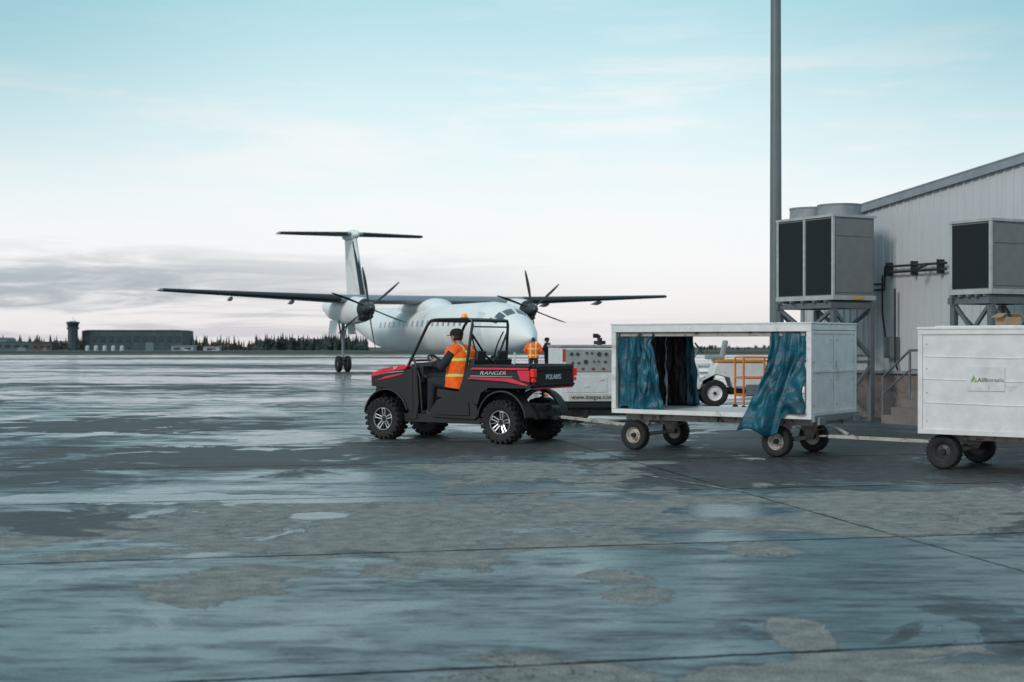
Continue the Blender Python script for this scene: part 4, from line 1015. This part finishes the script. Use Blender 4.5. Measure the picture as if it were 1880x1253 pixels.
for i in range(4):
    q = B(); q.box((0, 0, 0), (.04, .02, .04)); q.sph((0, -.015, 0), .012, 1, 8, 5); q.obj('switch', cpn, [BLACKM, REDL], loc=(.22+.2*i, -.03, 1.06))
for (xa, xb, za, zb_) in ((.03, .085, 1.2, 1.44), (.99, 1.6, 1.28, 1.44), (.1, .26, .93, .98)):
    c = B(); c.bb(xa, xb, -.012, -.002, za, zb_); c.obj('red_trim', GP, RDD)
c = B(); c.bb(.1, .9, -.01, -.002, .60, .9); c.box((.2, -.02, .85), (.06, .02, .03)); c.box((.8, -.02, .85), (.06, .02, .03)); c.bb(.45, .55, -.02, -.01, .7, .74); c.obj('access_panel', GP, WPAINT2, bevel=.004)
c = B(); c.bb(.14, 1.08, -.006, -.001, .43, .57); c.obj('address_strip', GP, mat('tan_strip', (.60, .56, .52), .5))
text('www.itwgse.com', .122, GP, mat('brown_lettering', (.02, .012, .01), .5), (.61, -.009, .506), (1, 0, 0), (0, 0, 1), off=.001, sx=.98)
c = B(); c.tube([(.85, .5, 1.5), (.85, .5, 1.66)], .05, 12); c.tube([(.85, .5, 1.66), (.8, .5, 1.7), (.72, .5, 1.7)], .045, 12); c.lathe([(0, 1.53), (.12, 1.53), (.12, 1.6), (0, 1.6)], (.85, .5, 0), 'z', 16); c.obj('exhaust', GP, BLACKM)
w0 = cartwheel(GP, (.35, .1, .215), rimmat=RIMD); copytree(w0, GP, (PX-.35, .1, .215)); copytree(w0, GP, (.35, PY-.1, .215)); copytree(w0, GP, (PX-.35, PY-.1, .215))

for i, (px, py) in enumerate([(1.12, 42.0), (1.6, 50.0)]):
    t = thing('traffic_cone', 'orange traffic cone with white band standing on wet apron', 'traffic cone', (px, py, 0), 0, 'traffic cones on the apron')
    c = B(); c.bb(-.19, .19, -.19, .19, 0, .035); c.obj('base', t, ORG, bevel=.01)
    c = B(); c.lathe([(.14, .035), (.105, .25)], ax='z', n=20); c.lathe([(.105, .25), (.075, .42)], ax='z', n=20, mi=1); c.lathe([(.075, .42), (.03, .7), (0, .71)], ax='z', n=20)
    c.obj('body', t, [ORG, WHITEL])

# ------------------------------------------------------------------ baggage tractor
TR = thing('baggage_tractor', 'white open baggage tractor with amber trim on the apron', 'baggage tractor', (4.9, 35.2, 0), R(178))
c = B()
c.prism([(1.3, .45), (1.35, .85), (1.2, .98), (.35, 1.0), (.3, .6), (.05, .55), (-.05, .95), (-.12, 1.08), (-1.25, 1.08), (-1.3, .95), (-1.28, .5), (-.5, .45), (-.42, .7), (-.1, .78), (.2, .62), (.3, .42)], -.62, .62)
c.obj('body', TR, WPAINT, bevel=.03)
c = B(); c.bb(-1.32, -.1, -.66, .66, 1.085, 1.15); c.obj('trim', TR, mat('amber_trim', (.65, .28, .03), .5), bevel=.01)
w0 = cartwheel(TR, (-.05, .6, .33), .33, rimmat=WPAINT); copytree(w0, TR, (1.0, .6, .33)); copytree(w0, TR, (-.05, -.6, .33), (0, 0, math.pi)); copytree(w0, TR, (1.0, -.6, .33), (0, 0, math.pi))
c = B(); c.box((-.1, .1, 1.2), (.45, .45, .1)); c.box((-.33, .1, 1.42), (.1, .42, .4), rot=(0, R(-12), 0)); c.obj('seat', TR, mat('seat_grey', (.3, .33, .35), .5), bevel=.03)
c = B(); c.torus((.28, .1, 1.42), .17, .015, (-.8, 0, .6), 24, 6); c.tube([(.28, .1, 1.42), (.5, .1, 1.0)], .02, 8); c.beam((.28, -.05, 1.42), (.28, .25, 1.42), .02, .01); c.obj('steering_wheel', TR, BLACKM)
c = B(); c.bb(-1.45, -1.28, -.1, .1, .4, .5); c.bb(-1.2, 1.2, -.5, .5, .3, .45); c.obj('underframe', TR, BLACKP)

OS = thing('maintenance_stand', 'orange tubular steel maintenance stand on the apron', 'maintenance stand', (5.62, 33, 0), R(5))
c = B()
for xx in (-.35, .35):
    for yy in (-.4, .4): c.tube([(xx, yy, .12), (xx, yy, 1.22)], .025, 8)
for zz in (.35, .75, 1.22):
    for yy in (-.4, .4): c.tube([(-.35, yy, zz), (.35, yy, zz)], .022, 8)
    for xx in (-.35, .35): c.tube([(xx, -.4, zz), (xx, .4, zz)], .022, 8)
c.tube([(-.35, -.4, .35), (.35, -.4, .75)], .018, 6); c.obj('frame', OS, ORG)
c = B(); c.bb(-.36, .36, -.42, .42, .5, .54); c.bb(-.3, .1, -.44, -.41, .36, .6); c.obj('platform', OS, STEEL)
for xx in (-.35, .35):
    for yy in (-.4, .4):
        q = B(); q.lathe([(0, -.02), (.06, -.02), (.06, .02), (0, .02)], n=16); q.obj('caster', OS, RUB, loc=(xx, yy, .062))

# ------------------------------------------------------------------ building
def cladmat():
    m, g, b, oc = newmat('ribbed_cladding')
    n = g.noise(oc, .8, 6); x, y, z = g.xyz(oc)
    stk = g.noise(g.comb(g.m('MULTIPLY', x, 6.0), y, g.m('MULTIPLY', z, .35)), 1.2, 6)
    c = g.mix(n, (.50, .52, .55), (.60, .61, .63)); c = g.mix(g.m('MULTIPLY', g.ss(stk, .55, .75), .35), c, (.34, .33, .33))
    g.put(b.inputs['Base Color'], c); b.inputs['Roughness'].default_value = .42
    return m
BLD = thing('terminal_building', 'pale ribbed metal building with sloped roofline and brown base', 'building', (6.48, 31.65, 0), R(-61.05))
LX, LY = 18.0, 16.0
def rz_(xx): return 4.11+.135*xx if xx < 12 else 4.11+.135*12-(xx-12)*.135
CL = cladmat()
c = B()
prof = [(0, .98), (LX, .98), (LX, rz_(LX)), (12, rz_(12)), (0, rz_(0))]
c.prism(prof, 0, LY)
n = int(LX/.2)
for i in range(n):
    xx = .1+i*.2; hh = rz_(xx)-.06
    c.loft([[(xx-.03, -.001, zz), (xx-.015, -.025, zz), (xx+.015, -.025, zz), (xx+.03, -.001, zz)] for zz in (.99, hh)])
for i in range(int(LY/.3)):
    yy = .15+i*.3
    c.loft([[(.001, yy-.035, zz), (-.03, yy-.018, zz), (-.03, yy+.018, zz), (.001, yy+.035, zz)] for zz in (.99, 4.03)])
c.obj('wall', BLD, CL)
c = B(); c.bb(.02, LX-.02, .02, LY-.02, 0, .975)
c.obj('plinth', BLD, mat('brown_masonry', (.22, .175, .165), .85, var=.2, vs=3, bump=.4, bs=12, dirt=(.1, .09, .09), dirtamt=.5))
c = B(); TRM = mat('roof_trim_grey', (.26, .29, .32), .45)
c.prism([(-.12, rz_(0)-.09), (12, rz_(12)-.07), (LX+.1, rz_(LX)-.07), (LX+.1, rz_(LX)+.08), (12, rz_(12)+.08), (-.12, rz_(0)+.06)], -.11, -.035)
c.prism([(-.12, rz_(0)-.10), (-.035, rz_(0)-.10), (-.035, rz_(0)+.07), (-.12, rz_(0)+.06)], -.034, LY+.1)
c.bb(-.04, .06, -.045, -.032, .99, 3.9)
c.obj('roof_trim', BLD, TRM)
c = B(); c.prism([(-.1, rz_(0)+.065), (12, rz_(12)+.085), (LX+.1, rz_(LX)+.085), (LX+.1, rz_(LX)+.11), (12, rz_(12)+.12), (-.1, rz_(0)+.09)], -.12, LY+.1); c.obj('roof', BLD, TRM)
c = B(); c.bb(0, LX, -.05, -.002, .93, .985); c.obj('base_flashing', BLD, TRM)
c = B()
for zz, yy in ((3.12, -.16), (3.0, -.16)):
    c.tube([(2.0, yy, zz-.35), (2.7, yy, zz-.35), (2.72, yy, zz), (4.4, yy, zz)], .025, 8)
c.tube([(2.6, -.12, 2.95), (2.6, -.12, 2.2), (2.66, -.1, 1.7), (2.66, -.1, 1.4)], .02, 8)
c.tube([(3.0, -.16, 2.66), (3.0, -.16, 1.2), (3.02, -.1, 1.0)], .022, 8)
for xx in (2.8, 3.5, 4.2): c.bb(xx-.015, xx+.015, -.21, -.03, 2.92, 3.2)
c.tube([(3.9, -.16, 3.12), (3.9, -.5, 3.0)], .03, 8)
c.obj('pipework', BLD, mat('pipe_insulation', (.03, .032, .035), .6))
EB = B(); EB.bb(2.72, 3.0, -.2, -.035, 1.25, 1.68); EB.bb(2.74, 2.98, -.215, -.2, 1.28, 1.65); EB.bb(2.95, 2.975, -.23, -.215, 1.42, 1.5); EB.obj('electrical_box', BLD, mat('box_grey', (.15, .16, .17), .5), bevel=.006)

ST = thing('entry_steps', 'concrete entry steps with grey tubular handrail against the building', 'steps', (7.62, 27.9, 0), R(-61.05))
c = B()
for i in range(4): c.bb(.0+.26*i, 1.8, -.5, .4, .16*i+.001*i, .16*(i+1))
c.obj('step', ST, mat('step_concrete', (.20, .175, .165), .85, bump=.3))
c = B()
for yy in (-.46,):
    c.tube([(-.02, yy, .88), (.72, yy, 1.42), (1.8, yy, 1.42)], .024, 8); c.tube([(-.02, yy, .55), (.72, yy, 1.05), (1.8, yy, 1.05)], .018, 8)
    c.tube([(0, yy, 0), (0, yy, .9)], .024, 8); c.tube([(.72, yy, .4), (.72, yy, 1.42)], .024, 8); c.tube([(1.7, yy, .6), (1.7, yy, 1.42)], .024, 8)
c.obj('handrail', ST, STAND)

# ------------------------------------------------------------------ cooling units
GR = mat('coil_fins', (.010, .015, .019), .7)
def hvac(loc, L, W, z0, z1, nfan, label, npan):
    t = thing('cooling_unit', label, 'air conditioning unit', loc, R(28.95), 'cooling units on steel stands')
    c = B(); c.bb(.01, W-.01, .01, L-.01, z0+.14, z1-.05); c.obj('housing', t, GREY, bevel=.008)
    c = B(); c.bb(-.02, W+.02, -.02, L+.02, z1-.05, z1); c.bb(-.02, W+.02, -.02, L+.02, z0+.05, z0+.14)
    for yy in (0, L-.05): c.bb(-.015, .035, yy-.01, yy+.05, z0+.141, z1-.051)
    for k in range(1, npan): yy = L*k/npan; c.bb(-.02, .03, yy-.03, yy+.03, z0+.141, z1-.051)
    c.obj('trim', t, LGREY, bevel=.004)
    for k in range(npan):
        ya = L*k/npan+.055; yb = L*(k+1)/npan-.05
        q = B(); q.bb(-.004, .012, ya, yb, z0+.16, z1-.08)
        nn = 60
        for j in range(nn): zz = z0+.17+(z1-z0-.26)*j/nn; q.bb(-.009, -.004, ya, yb, zz, zz+.006)
        q.obj('grille', t, GR)
    c = B()
    c.bb(.06, W-.06, -.002, .009, z0+.2, z1-.45); c.bb(.06, W-.06, -.002, .009, z1-.42, z1-.09)
    for yy in (.1, W-.1): c.sph((yy, -.003, z1-.35), .012, 0, 8, 5)
    c.obj('side_panel', t, GREY, bevel=.002)
    rr_ = .43
    for k in range(nfan):
        q = B(); yy = L*(k+.5)/nfan
        q.lathe([(rr_*.97, 0), (rr_*1.02, 0), (rr_, .19), (rr_*1.03, .21), (rr_*1.03, .235), (rr_*.96, .235), (rr_*.94, .19), (rr_*.94, 0)], ax='z', n=36)
        f0 = q.obj('fan_shroud', t, SHR, loc=(W/2, yy, z1))
        q2 = B()
        for j in range(5):
            a = 2*math.pi*j/5; M = Matrix.Rotation(a, 3, 'Z') @ Matrix.Rotation(R(22), 3, 'X')
            q2.box(Matrix.Rotation(a, 3, 'Z') @ V((rr_*.5, 0, .1)), (rr_*.75, rr_*.3, .01), 0, M)
        for j in range(4): q2.torus((0, 0, .22), rr_*(.2+.24*j), .005, (0, 0, 1), 28, 4)
        for j in range(4): a = math.pi*j/4; q2.beam((-math.cos(a)*rr_*.93, -math.sin(a)*rr_*.93, .215), (math.cos(a)*rr_*.93, math.sin(a)*rr_*.93, .215), .008, .006)
        q2.lathe([(0, .06), (.09, .06), (.09, .14), (0, .14)], ax='z', n=12)
        q2.obj('fan', f0, BLACKM)
    c = B()
    legs = [(0.05, .05), (W-.05, .05), (.05, L-.05), (W-.05, L-.05)]
    for (a, b_) in legs: c.bb(a-.05, a+.05, b_-.05, b_+.05, 0, z0-.12); c.bb(a-.12, a+.12, b_-.12, b_+.12, 0, .02)
    for yy in (.05, L-.05): c.bb(-.06, W+.06, yy-.05, yy+.05, z0-.115, z0+.0); c.beam((.05, yy, z0-.15), (W-.05, yy, 1.25), .06, .06); c.beam((.05, yy, .1), (W-.05, yy, 1.12), .06, .06); c.bb(.1, W-.1, yy-.03, yy+.03, 1.15, 1.21)
    for xx in (.05, W-.05): c.bb(xx-.05, xx+.05, .1, L-.1, z0-.112, z0-.003); c.beam((xx, .1, z0-.15), (xx, L-.1, 1.35), .06, .06); c.beam((xx, L-.1, z0-.15), (xx, .1, 1.35), .06, .06); c.beam((xx, .05, 1.3), (xx, L-.05, 1.3), .05, .05); c.beam((xx, .08, .1), (xx, L-.08, 1.25), .05, .05)
    for k in range(5): yy = L*(k+.5)/5; c.bb(-.08, W+.08, yy-.03, yy+.03, z0+.003, z0+.048)
    c.obj('stand', t, STAND)
    return t
HV = hvac((6.33, 28.0, 0), 1.72, 1.08, 2.36, 4.10, 2, 'grey twin fan cooling unit with dark grilles on steel stand', 2)
hvac((8.26, 24.5, 0), .95, 1.3, 2.36, 3.72, 0, 'smaller grey cooling unit with dark louvred face on steel stand', 1)
yl = B(); yl.box((.62, -.0265, 2.455), (.26, .006, .05)); yl.obj('warning_label', HV, mat('yellow_label', (.75, .45, .02), .5))

LP = thing('lamp_pole', 'tall dark grey metal lighting mast beside the building', 'lamp pole', (6.12, 33, 0), 0)
PM = mat('painted_pole', (.15, .17, .18), .45, var=.1, vs=1.5)
c = B(); c.tube([(0, 0, .05), (0, 0, 1), (0, 0, 14)], [.15, .145, .105], 24); c.obj('mast', LP, PM)
c = B(); c.lathe([(0, 0), (.26, 0), (.26, .04), (.17, .05), (.15, .14), (0, .14)], ax='z', n=20)
for i in range(6): c.tube([(.215*math.cos(i*math.pi/3), .215*math.sin(i*math.pi/3), .04), (.215*math.cos(i*math.pi/3), .215*math.sin(i*math.pi/3), .09)], .018, 6)
c.obj('base_flange', LP, PM)
c = B(); c.beam((-1, 0, 13.9), (1, 0, 13.9), .1, .1); c.obj('crossarm', LP, PM)
for xx in (-.8, 0, .8):
    c = B(); c.box((0, 0, 0), (.4, .3, .22), rot=(R(25), 0, 0)); c.box((0, -.16, -.07), (.34, .02, .16), 1, rot=(R(25), 0, 0)); c.obj('lamp', LP, [PM, WHITEL], loc=(xx, -.15, 13.75), bevel=.01)

# ------------------------------------------------------------------ camera
cam = bpy.data.cameras.new('camera'); co = bpy.data.objects.new('camera', cam); COL.objects.link(co)
co.location = (0, 0, 1.58); co.rotation_euler = (R(90), 0, 0)
cam.lens = 50; cam.sensor_width = 36; cam.clip_end = 12000; cam.clip_start = .1; cam.shift_y = .0008
cam.dof.use_dof = True; cam.dof.focus_distance = 22.0; cam.dof.aperture_fstop = 2.4
scene.camera = co
scene.view_settings.view_transform = 'Standard'; scene.view_settings.look = 'None'; scene.view_settings.exposure = 0
